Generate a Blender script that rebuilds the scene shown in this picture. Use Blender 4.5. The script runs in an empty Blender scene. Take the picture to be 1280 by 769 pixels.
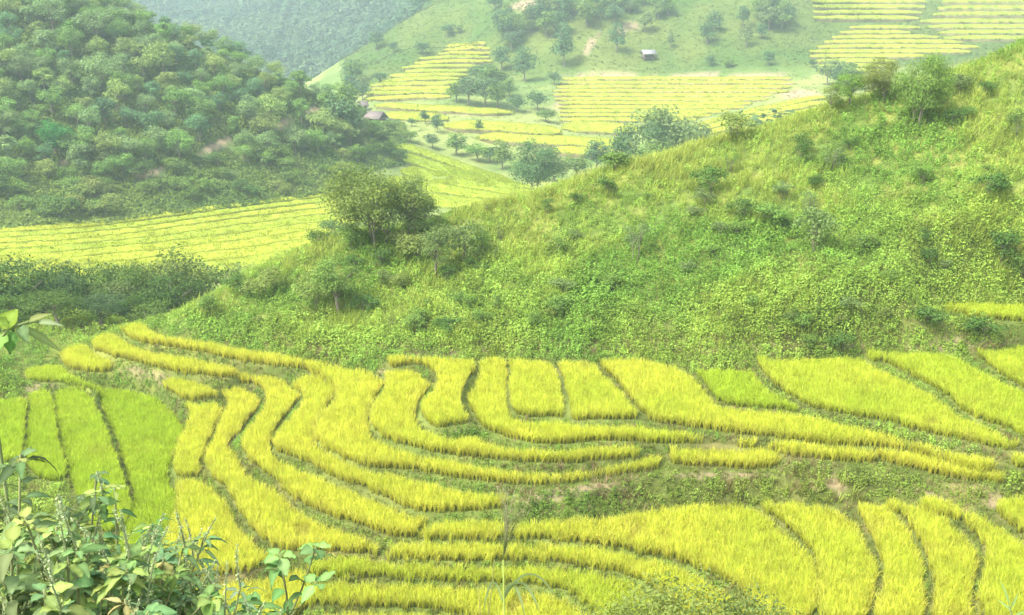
import bpy, math, random
import numpy as np
from mathutils import Vector

rng = np.random.default_rng(11)
random.seed(11)
SC = bpy.context.scene
COL = SC.collection

# ------------------------------------------------------------------ camera model
F_PX, PITCH = 1372.0, math.radians(17.0)
CP, SP = math.cos(PITCH), math.sin(PITCH)


def ray(px, py):
    xc = (np.asarray(px, float) - 640.0) / F_PX
    yc = (384.5 - np.asarray(py, float)) / F_PX
    return xc, CP + yc * SP, -SP + yc * CP


def az_tan(px, py):
    dx, dy, dz = ray(px, py)
    return np.arctan2(dx, dy), dz / np.hypot(dx, dy)


def project(x, y, z):
    d = y * CP - z * SP
    u = y * SP + z * CP
    return 640 + F_PX * x / d, 384.5 - F_PX * u / d


# ------------------------------------------------------------------ value noise
_lat = rng.random((256, 256))


def vnoise(x, y):
    x = np.asarray(x, float); y = np.asarray(y, float)
    xi = np.floor(x).astype(int); yi = np.floor(y).astype(int)
    fx = x - xi; fy = y - yi
    fx = fx * fx * (3 - 2 * fx); fy = fy * fy * (3 - 2 * fy)
    a = _lat[xi & 255, yi & 255]; b = _lat[(xi + 1) & 255, yi & 255]
    c = _lat[xi & 255, (yi + 1) & 255]; d = _lat[(xi + 1) & 255, (yi + 1) & 255]
    return (a * (1 - fx) + b * fx) * (1 - fy) + (c * (1 - fx) + d * fx) * fy


def fbm(x, y, o=4):
    s = 0; a = .5; t = 0
    for k in range(o):
        s = s + a * vnoise(x * 2 ** k + 17.3 * k, y * 2 ** k + 5.1 * k); t += a; a *= .55
    return s / t


def sstep(a, b, x):
    t = np.clip((np.asarray(x, float) - a) / (b - a), 0, 1)
    return t * t * (3 - 2 * t)


# ------------------------------------------------------------------ the rice paddies of the near terraces (outlines as seen, level of each)
Z0, STEP = -21.5, 0.45
PADDY = [
    # key, level, crop height, tint (0 green .. 1 yellow), label, outline
    ('P1', 0.5, .5, .0, 'broad bright green paddy at the foot of the terraces beside three green strips',
     [(123,487),(150,486),(180,492),(203,505),(218,522),(224,540),(221,560),(210,580),(206,600),(214,612),(219,625),(214,645),(206,665),(195,690),(180,705),(150,690),(150,672),(160,655),(168,640),(173,618),(165,600),(158,575),(150,550),(138,525),(127,502)]),
    ('P2', 1.0, .5, .05, 'bright green strip just beside the broad green paddy, narrowing behind foreground weeds',
     [(72,492),(85,484),(100,486),(112,500),(120,515),(133,545),(143,575),(152,600),(159,622),(160,640),(148,662),(125,665),(108,645),(95,605),(88,580),(80,550),(75,520)]),
    ('P3', 1.5, .5, .05, 'narrow green strip in the middle of three beside the broad green paddy',
     [(40,493),(55,487),(62,498),(65,515),(69,545),(76,570),(80,592),(70,602),(48,595),(36,570),(38,540),(41,515)]),
    ('P4', 2.0, .5, .08, 'green strip farthest from the broad green paddy, cut by the edge of the photo',
     [(-20,510),(5,499),(26,497),(29,510),(27,545),(24,572),(5,580),(-20,575)]),
    ('P5', 2.2, .45, .15, 'thin green paddy lying across the heads of the green strips',
     [(35,462),(52,456),(70,456),(85,466),(103,474),(122,482),(120,487),(95,480),(70,478),(50,477),(37,474)]),
    ('S0', 2.6, .6, .9, 'short rounded yellow paddy at the end of the upper terraces above the green strips',
     [(80,440),(90,432),(103,431),(115,440),(130,447),(137,454),(136,464),(110,465),(85,458)]),
    ('S2', 3.8, .6, 1., 'long slim yellow paddy second from the top of the terraces, ending at a weedy patch',
     [(118,426),(126,418),(140,418),(155,427),(165,433),(185,439),(220,445),(260,452),(285,457),(296,463),(293,470),(280,472),(250,468),(228,466),(200,460),(160,450),(138,444),(118,435)]),
    ('S1', 5, .6, 1., 'uppermost yellow terrace that sweeps along the hill foot and bends down into the fan',
     [(153,411),(163,403),(175,403),(185,412),(200,419),(230,424),(260,428),(300,436),(340,441),(380,449),(415,455),(432,461),(450,462),(465,468),(478,478),(476,487),(466,500),(460,512),(456,522),(456,530),(462,545),(475,553),(490,560),(510,566),(522,572),(518,587),(490,585),(460,583),(440,577),(420,567),(405,557),(397,547),(396,535),(401,523),(408,510),(422,497),(422,489),(411,478),(395,468),(375,461),(350,458),(320,454),(290,449),(260,442),(220,435),(185,430),(165,423)]),
    ('T1a', 2.3, .6, .9, 'small yellow paddy wedged between the weedy patch and the broad green paddy',
     [(206,479),(215,472),(235,475),(255,482),(268,488),(269,495),(255,499),(235,501),(222,494),(210,487)]),
    ('T1b', 1.6, .6, .85, 'slim yellow strip bordering the broad green paddy along its curved edge',
     [(235,507),(250,505),(265,503),(273,511),(272,525),(261,545),(254,560),(246,583),(244,596),(222,594),(221,572),(226,550),(236,530),(241,518)]),
    ('T2', 2, .6, .95, 'yellow strip of the fan with a brown hollow at its bend',
     [(281,491),(291,484),(305,486),(317,495),(321,508),(314,520),(302,535),(294,548),(280,556),(290,566),(296,577),(299,587),(320,602),(343,614),(357,628),(377,644),(398,654),(428,663),(453,672),(466,681),(470,691),(440,691),(400,689),(365,689),(345,684),(330,673),(313,656),(303,640),(294,623),(286,610),(273,603),(263,588),(259,577),(260,562),(267,550),(280,520),(288,506)]),
    ('T3', 3, .6, .95, 'long yellow strip that bends sharply round the brown hollow toward the lower fields',
     [(297,471),(320,469),(345,472),(359,482),(370,493),(370,504),(357,519),(344,535),(336,550),(334,562),(347,575),(380,591),(420,607),(455,619),(480,631),(508,644),(529,651),(522,661),(515,671),(500,672),(477,667),(460,659),(430,650),(402,640),(377,628),(359,614),(350,602),(332,590),(315,578),(308,564),(306,552),(309,541),(320,525),(332,510),(336,497),(329,487),(312,478)]),
    ('T4', 4, .6, .95, 'yellow strip with a square elbow, two terraces below the one at the hill foot',
     [(368,480),(377,470),(394,469),(411,480),(419,491),(409,507),(399,522),(391,535),(388,546),(394,557),(415,569),(440,583),(455,589),(490,593),(520,600),(560,610),(600,616),(628,618),(628,634),(600,638),(560,640),(535,641),(510,635),(480,621),(455,609),(420,597),(387,579),(352,566),(345,558),(346,545),(357,530),(372,515),(380,505),(382,495),(373,487)]),
    ('V1', 5, .6, .95, 'yellow strip tapering to a thin pale tail above the weedy bank',
     [(530,572),(570,577),(610,585),(650,590),(690,592),(720,589),(760,584),(800,577),(820,575),(820,580),(800,587),(760,596),(730,601),(700,605),(650,606),(610,602),(560,596),(535,591),(526,587)]),
    ('T6', 6, .6, .95, 'yellow strip curving round the foot of the S-shaped paddy',
     [(486,466),(505,461),(520,466),(534,478),(536,486),(528,495),(519,508),(515,522),(524,534),(543,543),(565,549),(585,545),(600,549),(620,556),(650,561),(690,563),(720,561),(760,557),(793,558),(793,570),(740,576),(700,579),(650,577),(600,572),(560,568),(530,562),(502,555),(482,547),(470,536),(464,524),(467,512),(474,498),(484,485)]),
    ('T7', 6.9, .6, 1., 'S-shaped yellow paddy hooking back against the brown bank at the hill foot',
     [(484,447),(495,443),(530,445),(560,447),(590,450),(592,465),(586,475),(577,490),(576,500),(581,512),(585,522),(581,530),(560,534),(545,536),(530,525),(527,512),(530,500),(538,490),(547,480),(544,469),(531,459),(510,457),(490,460)]),
    ('T8', 6.5, .6, .9, 'long yellow paddy starting as a column under the hill and turning into a wide strip',
     [(602,450),(615,446),(630,449),(633,465),(631,485),(633,505),(639,520),(660,525),(700,526),(720,530),(760,531),(800,531),(812,534),(850,538),(900,545),(938,550),(944,556),(935,558),(880,556),(820,555),(760,552),(700,556),(680,556),(645,551),(622,544),(603,535),(593,520),(587,510),(585,497),(592,485),(599,470),(599,455)]),
    ('T9', 6.9, .55, .8, 'yellow paddy shaped like a square, below the hill, left of a thin vertical ridge',
     [(638,450),(660,449),(686,452),(695,468),(701,490),(704,510),(706,523),(690,522),(660,522),(644,517),(638,500),(637,480),(639,465)]),
    ('T10', 7.2, .55, .75, 'yellow paddy leaning like a parallelogram between two thin dark ridges',
     [(692,453),(715,450),(738,451),(748,462),(768,480),(783,498),(797,513),(801,524),(780,525),(740,525),(717,525),(712,505),(706,480),(700,465)]),
    ('T11', 7.3, .6, .85, 'very long yellow paddy running from the hill foot out along the weedy bank',
     [(751,451),(775,449),(800,450),(830,455),(853,463),(870,478),(883,495),(895,507),(940,513),(990,517),(1030,524),(1080,536),(1120,546),(1170,561),(1210,574),(1238,580),(1225,584),(1180,575),(1150,566),(1110,560),(1080,558),(1040,556),(1000,551),(960,545),(930,543),(870,535),(820,527),(803,515),(788,497),(770,476),(755,462)]),
    ('T12', 7.7, .5, .2, 'fresh green wedge-shaped paddy between two large yellow ones',
     [(872,465),(900,463),(936,464),(944,473),(958,486),(976,498),(994,511),(960,511),(920,508),(900,502),(890,490),(880,476)]),
    ('T13', 8.3, .55, .55, 'wide yellow-green paddy with a bare brown patch, above the longest paddy',
     [(950,448),(965,450),(1000,449),(1040,447),(1073,448),(1083,454),(1110,467),(1150,487),(1183,507),(1198,521),(1230,533),(1260,548),(1270,556),(1262,562),(1240,559),(1200,549),(1150,539),(1110,527),(1060,519),(1018,510),(997,499),(977,486),(959,470)]),
    ('T14', 9.0, .55, .35, 'wide greener paddy between a diagonal ridge and the topmost corner paddy',
     [(1086,444),(1110,441),(1150,441),(1183,442),(1203,451),(1228,466),(1258,481),(1300,499),(1300,550),(1262,537),(1232,527),(1207,515),(1187,496),(1152,476),(1117,458),(1097,449)]),
    ('T15', 9.6, .55, .45, 'corner paddy at the highest level of the terraces, cut by the photo edge',
     [(1223,439),(1250,438),(1300,436),(1300,490),(1262,474),(1237,457)]),
    ('T16', 7.6, .55, .7, 'sliver of yellow paddy at the photo edge below the wide green one',
     [(1269,567),(1300,570),(1300,588),(1270,582)]),
    ('W1', 5.6, .6, 1., 'short golden paddy perched alone on top of the weedy bank',
     [(842,564),(850,560),(900,561),(960,563),(971,573),(966,583),(940,586),(890,583),(845,580)]),
    ('W2', 6.5, .6, .95, 'middle golden paddy of three along the top of the weedy bank',
     [(963,556),(975,550),(1020,555),(1060,559),(1088,563),(1089,577),(1060,577),(1020,574),(985,570),(968,563)]),
    ('W3', 6.5, .6, .95, 'longer golden paddy sloping along the weedy bank toward a green mound',
     [(1101,562),(1130,563),(1170,571),(1210,584),(1248,592),(1250,601),(1220,603),(1180,596),(1140,585),(1105,576)]),
    ('B1', 1.2, .6, .95, 'large plain yellow paddy shaped like a bell beside the weeds of the foreground',
     [(224,604),(232,599),(243,600),(256,608),(273,621),(286,646),(302,666),(322,686),(342,699),(330,707),(300,716),(270,720),(240,720),(205,705),(205,680),(213,660),(221,640),(226,622)]),
    ('B2', 0, .6, .95, 'yellow paddy partly hidden behind the leafy sapling in the foreground',
     [(245,737),(290,730),(330,724),(360,714),(376,716),(382,735),(378,765),(330,785),(240,785),(235,760)]),
    ('B4', 3.0, .6, .85, 'large yellow field directly below the weedy bank with a narrow tail',
     [(530,667),(545,656),(600,651),(650,655),(720,650),(775,646),(800,640),(850,634),(900,632),(945,637),(965,655),(988,675),(1007,695),(1018,718),(1017,745),(1004,775),(962,778),(932,740),(882,713),(840,697),(800,690),(760,682),(700,675),(640,673),(580,674),(537,673)]),
    ('B5', 2.3, .6, .85, 'yellow terrace next below the large field under the weedy bank',
     [(492,684),(505,680),(540,679),(600,680),(650,680),(700,682),(760,690),(800,699),(840,709),(880,726),(918,752),(938,778),(870,782),(830,743),(790,720),(750,710),(700,702),(650,700),(600,701),(540,700),(502,697),(490,692)]),
    ('B6', 1.6, .55, .5, 'greenish yellow terrace third below the weedy bank',
     [(385,706),(400,698),(440,696),(480,702),(540,708),(600,710),(650,709),(700,712),(750,720),(790,732),(818,752),(840,780),(765,780),(722,743),(680,733),(620,727),(540,724),(470,720),(405,719),(388,714)]),
    ('B7', .7, .6, .75, 'yellow terrace fourth below the weedy bank, behind the feathery grass stalk',
     [(388,742),(402,730),(470,730),(540,734),(600,737),(670,743),(708,755),(730,782),(640,785),(560,763),(480,759),(420,757),(390,753)]),
    ('B8', 0, .6, .8, 'lowest yellow terrace cut by the bottom edge of the photo',
     [(400,771),(480,769),(560,773),(620,795),(400,795)]),
    ('R2', 3.6, .6, .8, 'yellow column paddy first in the row below the bank beside the large field',
     [(957,633),(980,628),(1010,630),(1043,639),(1062,651),(1072,669),(1083,690),(1091,712),(1087,740),(1075,778),(1032,778),(1030,750),(1031,722),(1022,697),(1003,676),(980,655),(964,640)]),
    ('R3', 4.2, .6, .8, 'curved yellow paddy with a small worn hollow in the row below the bank',
     [(1075,634),(1085,628),(1103,633),(1122,650),(1133,668),(1141,690),(1147,710),(1148,740),(1146,778),(1098,778),(1105,745),(1110,715),(1104,692),(1091,668),(1080,648)]),
    ('R4', 4.9, .6, .8, 'curved yellow paddy between two grassy dips in the row below the bank',
     [(1110,629),(1140,631),(1173,646),(1197,665),(1211,682),(1217,700),(1215,720),(1207,745),(1212,778),(1174,778),(1173,735),(1166,705),(1156,685),(1142,660),(1126,641)]),
    ('R5', 5.6, .6, .75, 'broad yellow paddy at the end of the row below the bank',
     [(1152,628),(1190,635),(1220,643),(1243,656),(1268,673),(1300,693),(1300,785),(1240,778),(1227,745),(1235,722),(1240,700),(1232,680),(1212,660),(1182,640)]),
    ('R6', 6.0, .6, .75, 'small yellow corner paddy under the green mound at the photo edge',
     [(1251,628),(1262,622),(1300,628),(1300,680),(1270,661),(1253,646)]),
    ('H1', 12.6, .55, .55, 'thin yellow-green terrace cut into the grassy hill high above the others',
     [(1184,384),(1200,379),(1240,380),(1300,382),(1300,402),(1260,401),(1220,398),(1190,391)]),
]


def crom(pts, n=5):
    p = np.array(pts, float); m = len(p); out = []
    for i in range(m):
        a, b, c, d = p[(i - 1) % m], p[i], p[(i + 1) % m], p[(i + 2) % m]
        for t in np.arange(n) / n:
            out.append(.5 * (2 * b + (c - a) * t + (2 * a - 5 * b + 4 * c - d) * t * t + (3 * b - a - 3 * c + d) * t ** 3))
    return np.array(out)


def plan_outline(level, h, pts):
    q = crom(pts)
    nx = np.roll(q, -1, 0) - np.roll(q, 1, 0)
    area = .5 * np.sum(q[:, 0] * np.roll(q[:, 1], -1) - np.roll(q[:, 0], -1) * q[:, 1])
    nrm = np.stack([nx[:, 1], -nx[:, 0]], 1) * (1 if area > 0 else -1)      # outward in image space
    nrm /= np.maximum(np.linalg.norm(nrm, axis=1, keepdims=True), 1e-6)
    hf = np.clip(.45 - .75 * nrm[:, 1], 0, 1)                               # far edges are seen at the top of the crop
    for _ in range(3):
        hf = (np.roll(hf, 1) + hf + np.roll(hf, -1)) / 3
    z = Z0 + STEP * level
    dx, dy, dz = ray(q[:, 0], q[:, 1])
    t = (z + .92 * h * hf) / dz
    return np.stack([dx * t, dy * t], 1), z


plots = []
for key, lev, h, tint, label, pts in PADDY:
    xy, z = plan_outline(lev, h * .8, pts)
    plots.append(dict(key=key, z=z, h=h * .8, tint=tint, label=label, xy=xy))

# ------------------------------------------------------------------ terrain: thin-plate surface of (height / distance) over (azimuth, log distance)
ctrl = []


def P(px, py, d):
    a, t = az_tan(px, py); ctrl.append((float(a), math.log(d), float(t)))


def Q(px, d, z, py=300):
    a, t = az_tan(px, py); ctrl.append((float(a), math.log(d), z / d))


def Hs(px, py, d0, z0, sl):
    a, t = az_tan(px, py); t = float(t)
    d = (z0 - sl * d0) / (t - sl); P(px, py, d); return d


for a in (-75, -50, -25, -10, 10, 25, 50, 75):
    for r, z in ((.6, -1.65), (1.5, -2.0), (3, -2.75), (7, -5.6), (15, -11.6), (25, -18.6)):
        ctrl.append((math.radians(a), math.log(r), (z + (2.5 if a > 60 else 0)*(r>10)) / r))
for p in plots:
    n = len(p['xy'])
    for i in range(0, n, max(1, n // 9)):
        x, y = p['xy'][i]; r = math.hypot(x, y)
        ctrl.append((math.atan2(x, y), math.log(r), p['z'] / r))
# foot of the grassy hill
for px, py, d in ((1290,428,47.5),(1180,430,48.1),(1060,433,48.6),(900,440,49.3),(740,440,50.2),(600,438,51.6),(480,438,52.2),(380,443,53.8),(300,428,55.6),(200,412,57.5)):
    P(px, py, d)
# its slope and ridge
for px, d0, z0, sl, ys in ((1290,50.5,-15.7,.45,(340,270,200,130,50)),(1190,49.5,-16.1,.44,(370,300,230,160,92)),(1100,49.5,-16.6,.43,(380,310,240,170,118)),
                           (1000,49.4,-17,.41,(390,320,250,190,150)),(880,49.8,-17.2,.38,(390,330,270,215,180)),(760,50.5,-17.5,.35,(390,340,285,215)),
                           (660,51.2,-17.8,.32,(395,345,300,246)),(560,51.9,-18,.29,(400,350,310,272)),(480,52.8,-18.3,.27,(400,350,295)),
                           (400,54,-18.9,.26,(410,360,308)),(300,55.8,-19,.2,(400,375,348)),(220,57,-19.1,.12,(395,))):
    for y in ys:
        Hs(px, y, d0, z0, sl)
# the far side of that ridge, out of sight
for px, d, z in ((1290,92,-11),(1290,112,-22),(1290,150,-34),(1290,230,-37),(1190,86,-14),(1190,110,-25),(1100,84,-17),(1100,110,-28),(1000,84,-17.5),(1000,110,-29),(1000,160,-37),(880,80,-19),(880,105,-30),
                 (880,170,-37.5),(760,79,-19.8),(760,105,-31),(760,160,-36.5),(660,76,-21.5),(660,100,-31.5),(560,76,-22),(560,100,-32),(480,76,-22),(480,100,-32.5),
                 (400,77,-23),(400,100,-33),(300,75,-23.8),(300,100,-33),(220,68,-22.5),(200,80,-26),(200,105,-33)):
    Q(px, d, z)
# gully beside the terraces
for px, py, d in ((100,405,72),(30,415,71),(150,398,71),(60,440,63),(10,455,60),(-40,470,60),(120,425,64)):
    P(px, py, d)
Q(60, 95, -31); Q(-60, 95, -31); Q(-60, 75, -25)
# valley floor fields
for px, py, d in ((0,348,127),(130,335,134),(260,328,138),(0,292,156),(110,281,163),(280,258,176),(405,245,184),(380,312,141),(440,285,155),
                  (480,176,232),(560,222,196),(650,243,180),(560,258,170),(470,230,192),(620,225,192)):
    P(px, py, d)
# forested hill
for px, d0, z0, sl, ys in ((-60,160,-36,.5,(230,150,60,0)),(0,163,-36,.52,(220,140,60,0)),(130,168,-36,.52,(220,150,90,36)),(205,172,-36,.52,(215,150,74)),(280,178,-36,.53,(200,150,108)),
                           (350,185,-36,.5,(200,160,128)),(420,195,-36,.46,(190,160,142)),(455,210,-36,.38,(180,166))):
    for y in ys:
        Hs(px, y, d0, z0, sl)
for px, d, z in ((-60,262,12),(-60,330,20),(0,262,10),(0,340,14),(130,250,0),(130,310,-14),(205,260,-22),(280,260,-32),(350,268,-36),(420,275,-37),(280,330,-44),(130,420,-40),(205,480,-50),(0,480,-30),
                 (350,430,-46),(430,330,-38)):
    Q(px, d, z)
# middle fields, the terraces beyond, far hillside
for px, py, d in ((470,130,305),(470,108,325),(540,150,268),(560,120,305),(570,90,345),(590,58,385),(520,185,236),(620,160,258),(700,150,280),(720,190,238),(780,190,240),
                  (700,97,332),(850,97,330),(985,102,322),(850,150,276),(740,170,258),(930,150,262),(1000,128,275),(650,110,310),(640,60,360)):
    P(px, py, d)
Q(760, 200, -38.5); Q(900, 215, -38); Q(1050, 220, -37)
for px, ys in ((640,(30,0)),(700,(60,0)),(850,(60,0)),(985,(60,0))):
    for y in ys:
        Hs(px, y, 335, -29, .4)
for px, y, d in ((560,0,425),(520,22,415),(480,48,405),(445,85,385),(520,60,370),(460,100,345),(1030,88,330),(1120,88,332),(1220,72,345),(1030,45,372),(1120,45,376),(1240,45,380),(1030,0,430),(1150,0,432),(1270,0,432)):
    P(px, y, d)
for px in (560, 700, 850, 1000, 1150, 1290):
    Q(px, 520, 18); Q(px, 700, 32)
for px in (850, 1290):
    Q(px, 1150, 38)
for px, d, z in ((480,470,-36),(440,470,-44),(520,520,-30),(300,450,-46)):
    Q(px, d, z)
for px, py, d in ((200,60,640),(320,75,600),(440,55,640),(180,0,850),(320,0,850),(470,0,820)):
    P(px, py, d)
for px in (100, 300, 500):
    Q(px, 1150, 40)
# beyond the picture's sides
for px, d, z in ((1500,32,-17),(1500,42,-15.8),(1500,50,-12.5),(1500,75,-1),(1500,100,-6),(1500,150,-28),(1500,230,-37),(1500,330,-27),(1500,430,-10),(1500,600,26),(1500,1100,38),
                 (1900,45,-12),(1900,75,2),(1900,150,-22),(1900,330,-22),(1900,1000,36),
                 (-200,35,-20.5),(-200,46,-20.4),(-200,60,-21),(-200,75,-25),(-200,110,-33),(-200,155,-36),(-250,210,-6),(-250,260,12),(-250,420,-10),(-250,1000,36),
                 (-600,40,-19.5),(-600,75,-24),(-600,150,-33),(-600,230,8),(-600,1000,36)):
    Q(px, d, z)

C = np.array(ctrl)
_, keep = np.unique(np.round(C[:, :2] / .004), axis=0, return_index=True)
C = C[np.sort(keep)]


def _phi(d2):
    return .5 * d2 * np.log(np.maximum(d2, 1e-12))


def _fit(C, lam=2e-5):
    n = len(C)
    d2 = ((C[:, None, :2] - C[None, :, :2]) ** 2).sum(-1)
    A = np.zeros((n + 3, n + 3)); A[:n, :n] = _phi(d2) + lam * np.eye(n)
    A[:n, n] = 1; A[:n, n + 1:] = C[:, :2]; A[n, :n] = 1; A[n + 1:, :n] = C[:, :2].T
    return np.linalg.solve(A, np.concatenate([C[:, 2], np.zeros(3)]))


_w = _fit(C)
AZ0, AZ1, NA = math.radians(-84), math.radians(84), 841
LR0, LR1, NR = math.log(.5), math.log(1240), 620
_az = np.linspace(AZ0, AZ1, NA); _lr = np.linspace(LR0, LR1, NR)
TAB = np.zeros((NA, NR), np.float32)
for i in range(0, NA):
    d2 = (_az[i] - C[:, 0][None, :]) ** 2 + (_lr[:, None] - C[:, 1][None, :]) ** 2
    TAB[i] = _phi(d2) @ _w[:len(C)] + _w[len(C)] + _w[len(C) + 1] * _az[i] + _w[len(C) + 2] * _lr


def _bil(T, u, v):
    u = np.clip(u, 0, T.shape[0] - 1.001); v = np.clip(v, 0, T.shape[1] - 1.001)
    i = u.astype(int); j = v.astype(int); f = u - i; g = v - j
    return (T[i, j] * (1 - f) + T[i + 1, j] * f) * (1 - g) + (T[i, j + 1] * (1 - f) + T[i + 1, j + 1] * f) * g


def zbase(x, y):
    x = np.asarray(x, float); y = np.asarray(y, float)
    r = np.hypot(x, y); a = np.arctan2(x, y)
    u = (a - AZ0) / (AZ1 - AZ0) * (NA - 1); v = (np.log(np.maximum(r, .5)) - LR0) / (LR1 - LR0) * (NR - 1)
    z = _bil(TAB, u, v) * r
    return np.clip(z, -56, 55)


# ------------------------------------------------------------------ terracing of the near slope: a raster of levels
GX0, GX1, GY0, GY1, GS = -34.0, 38.0, 24.0, 68.0, .12
nx, ny = int((GX1 - GX0) / GS) + 1, int((GY1 - GY0) / GS) + 1
gx = GX0 + GS * np.arange(nx); gy = GY0 + GS * np.arange(ny)
GXX, GYY = np.meshgrid(gx, gy, indexing='ij')
D1 = np.full((nx, ny), 99.0); Z1 = np.zeros((nx, ny)); D2 = np.full((nx, ny), 99.0); Z2 = np.zeros((nx, ny))


def inside(poly, X, Y):
    c = np.zeros(X.shape, bool); n = len(poly); j = n - 1
    for i in range(n):
        xi, yi = poly[i]; xj, yj = poly[j]
        if yi != yj:
            c ^= ((yi > Y) != (yj > Y)) & (X < (xj - xi) * (Y - yi) / (yj - yi) + xi)
        j = i
    return c


def segdist(poly, X, Y):
    d = np.full(X.shape, 1e9); n = len(poly)
    for i in range(n):
        ax, ay = poly[i]; bx, by = poly[(i + 1) % n]
        ex, ey = bx - ax, by - ay; L = ex * ex + ey * ey + 1e-12
        t = np.clip(((X - ax) * ex + (Y - ay) * ey) / L, 0, 1)
        d = np.minimum(d, (X - ax - t * ex) ** 2 + (Y - ay - t * ey) ** 2)
    return np.sqrt(d)


for p in plots:
    m = 3.2
    i0, i1 = np.searchsorted(gx, [p['xy'][:, 0].min() - m, p['xy'][:, 0].max() + m])
    j0, j1 = np.searchsorted(gy, [p['xy'][:, 1].min() - m, p['xy'][:, 1].max() + m])
    sl = (slice(i0, i1), slice(j0, j1)); X = GXX[sl]; Y = GYY[sl]
    if X.size == 0:
        continue
    d = segdist(p['xy'], X, Y); ins = inside(p['xy'], X, Y)
    d = np.where(ins, -1 - .02 * (p['z'] + 30), d)       # where two outlines overlap the higher field wins
    p['area_mask'] = ins
    d1, z1, d2, z2 = D1[sl].copy(), Z1[sl].copy(), D2[sl].copy(), Z2[sl].copy()
    a = d < d1
    D2[sl] = np.where(a, d1, np.where(d < d2, d, d2)); Z2[sl] = np.where(a, z1, np.where(d < d2, p['z'], z2))
    D1[sl] = np.where(a, d, d1); Z1[sl] = np.where(a, p['z'], z1)
ZB = zbase(GXX, GYY)
dd1 = np.maximum(D1, 0); dd2 = np.maximum(D2, 0)
mix = np.where(D2 < 90, dd1 / (dd1 + dd2 + 1e-6), 0)
two = Z1 + (Z2 - Z1) * sstep(.12, .88, mix)
two = np.where(D2 < 3, two, Z1)
blend = sstep(.35, 2.6, dd1)
ZG = two * (1 - blend) + ZB * blend
ZG = np.where(D1 <= 0, Z1, ZG)
edge = np.minimum.reduce([GXX - GX0, GX1 - GXX, GYY - GY0, GY1 - GYY])
ZG = ZB + (ZG - ZB) * sstep(0, 1.5, edge)
DIST = D1.copy()


def near_uv(x, y):
    return (np.asarray(x, float) - GX0) / GS, (np.asarray(y, float) - GY0) / GS


def bump(x, y):
    r = np.hypot(x, y)
    amp = sstep(54, 62, r) * .5 + sstep(150, 260, r) * 1.2 + sstep(450, 700, r) * 6
    return (fbm(x / (3.5 + r * .03), y / (3.5 + r * .03)) - .5) * amp * 1.4


def height(x, y):
    x = np.asarray(x, float); y = np.asarray(y, float)
    z = zbase(x, y) + bump(x, y)
    m = (x > GX0) & (x < GX1 - GS) & (y > GY0) & (y < GY1 - GS)
    u, v = near_uv(x, y)
    return np.where(m, _bil(ZG, u, v) + bump(x, y) * sstep(.5, 3, _bil(DIST, u, v)), z)


def plot_dist(x, y):
    u, v = near_uv(x, y)
    m = (u > 0) & (u < nx - 1) & (v > 0) & (v < ny - 1)
    return np.where(m, _bil(DIST, u, v), 99.0)


def hit(px, py, r0=22., r1=1230.):
    """first meeting of the sight line through a pixel with the ground"""
    px = np.atleast_1d(np.asarray(px, float)); py = np.atleast_1d(np.asarray(py, float))
    a, t = az_tan(px, py)
    rs = np.exp(np.linspace(math.log(r0), math.log(r1), 520))
    R = np.zeros(px.shape); ok = np.zeros(px.shape, bool)
    for k in range(len(px)):
        x = rs * math.sin(a[k]); y = rs * math.cos(a[k])
        dz = t[k] * rs - height(x, y)
        j = np.nonzero(dz < 0)[0]
        if len(j) and j[0] > 0:
            i = j[0]; f = dz[i - 1] / (dz[i - 1] - dz[i]); R[k] = rs[i - 1] + f * (rs[i] - rs[i - 1]); ok[k] = True
        else:
            R[k] = r1
    x = R * np.sin(a); y = R * np.cos(a)
    return x, y, height(x, y), R, ok

# ------------------------------------------------------------------ mesh helpers
def mk_mesh(name, V, T, Cc=None, smooth=False):
    V = np.ascontiguousarray(V, np.float32); T = np.ascontiguousarray(T, np.int32)
    me = bpy.data.meshes.new(name); n, m, k = len(V), len(T), T.shape[1]
    me.vertices.add(n); me.vertices.foreach_set('co', V.ravel())
    me.loops.add(m * k); me.loops.foreach_set('vertex_index', T.ravel())
    me.polygons.add(m); me.polygons.foreach_set('loop_start', np.arange(0, m * k, k, dtype=np.int32))
    if smooth:
        me.polygons.foreach_set('use_smooth', np.ones(m, bool))
    if Cc is not None:
        at = me.attributes.new('col', 'FLOAT_COLOR', 'POINT')
        at.data.foreach_set('color', np.concatenate([np.clip(Cc, 0, 1), np.ones((n, 1))], 1).astype(np.float32).ravel())
    me.update(calc_edges=True)
    return me


def link(name, me, mat=None, parent=None, kind=None, **props):
    o = bpy.data.objects.new(name, me); COL.objects.link(o)
    if mat is not None and me is not None and not me.materials:
        me.materials.append(mat)
    if parent is not None:
        o.parent = parent
    if kind:
        o['kind'] = kind
    for k, v in props.items():
        if v:
            o[k] = v
    return o


class Geo:
    """a bag of triangles with a colour per vertex"""
    def __init__(s):
        s.v, s.t, s.c, s.n = [], [], [], 0

    def add(s, v, t, c):
        v = np.asarray(v, float); c = np.asarray(c, float)
        if c.ndim == 1:
            c = np.tile(c, (len(v), 1))
        s.v.append(v); s.t.append(np.asarray(t, int) + s.n); s.c.append(c); s.n += len(v)

    def arrays(s):
        return np.concatenate(s.v), np.concatenate(s.t), np.concatenate(s.c)

    def mesh(s, name, smooth=False):
        return mk_mesh(name, *s.arrays(), smooth=smooth)


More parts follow.
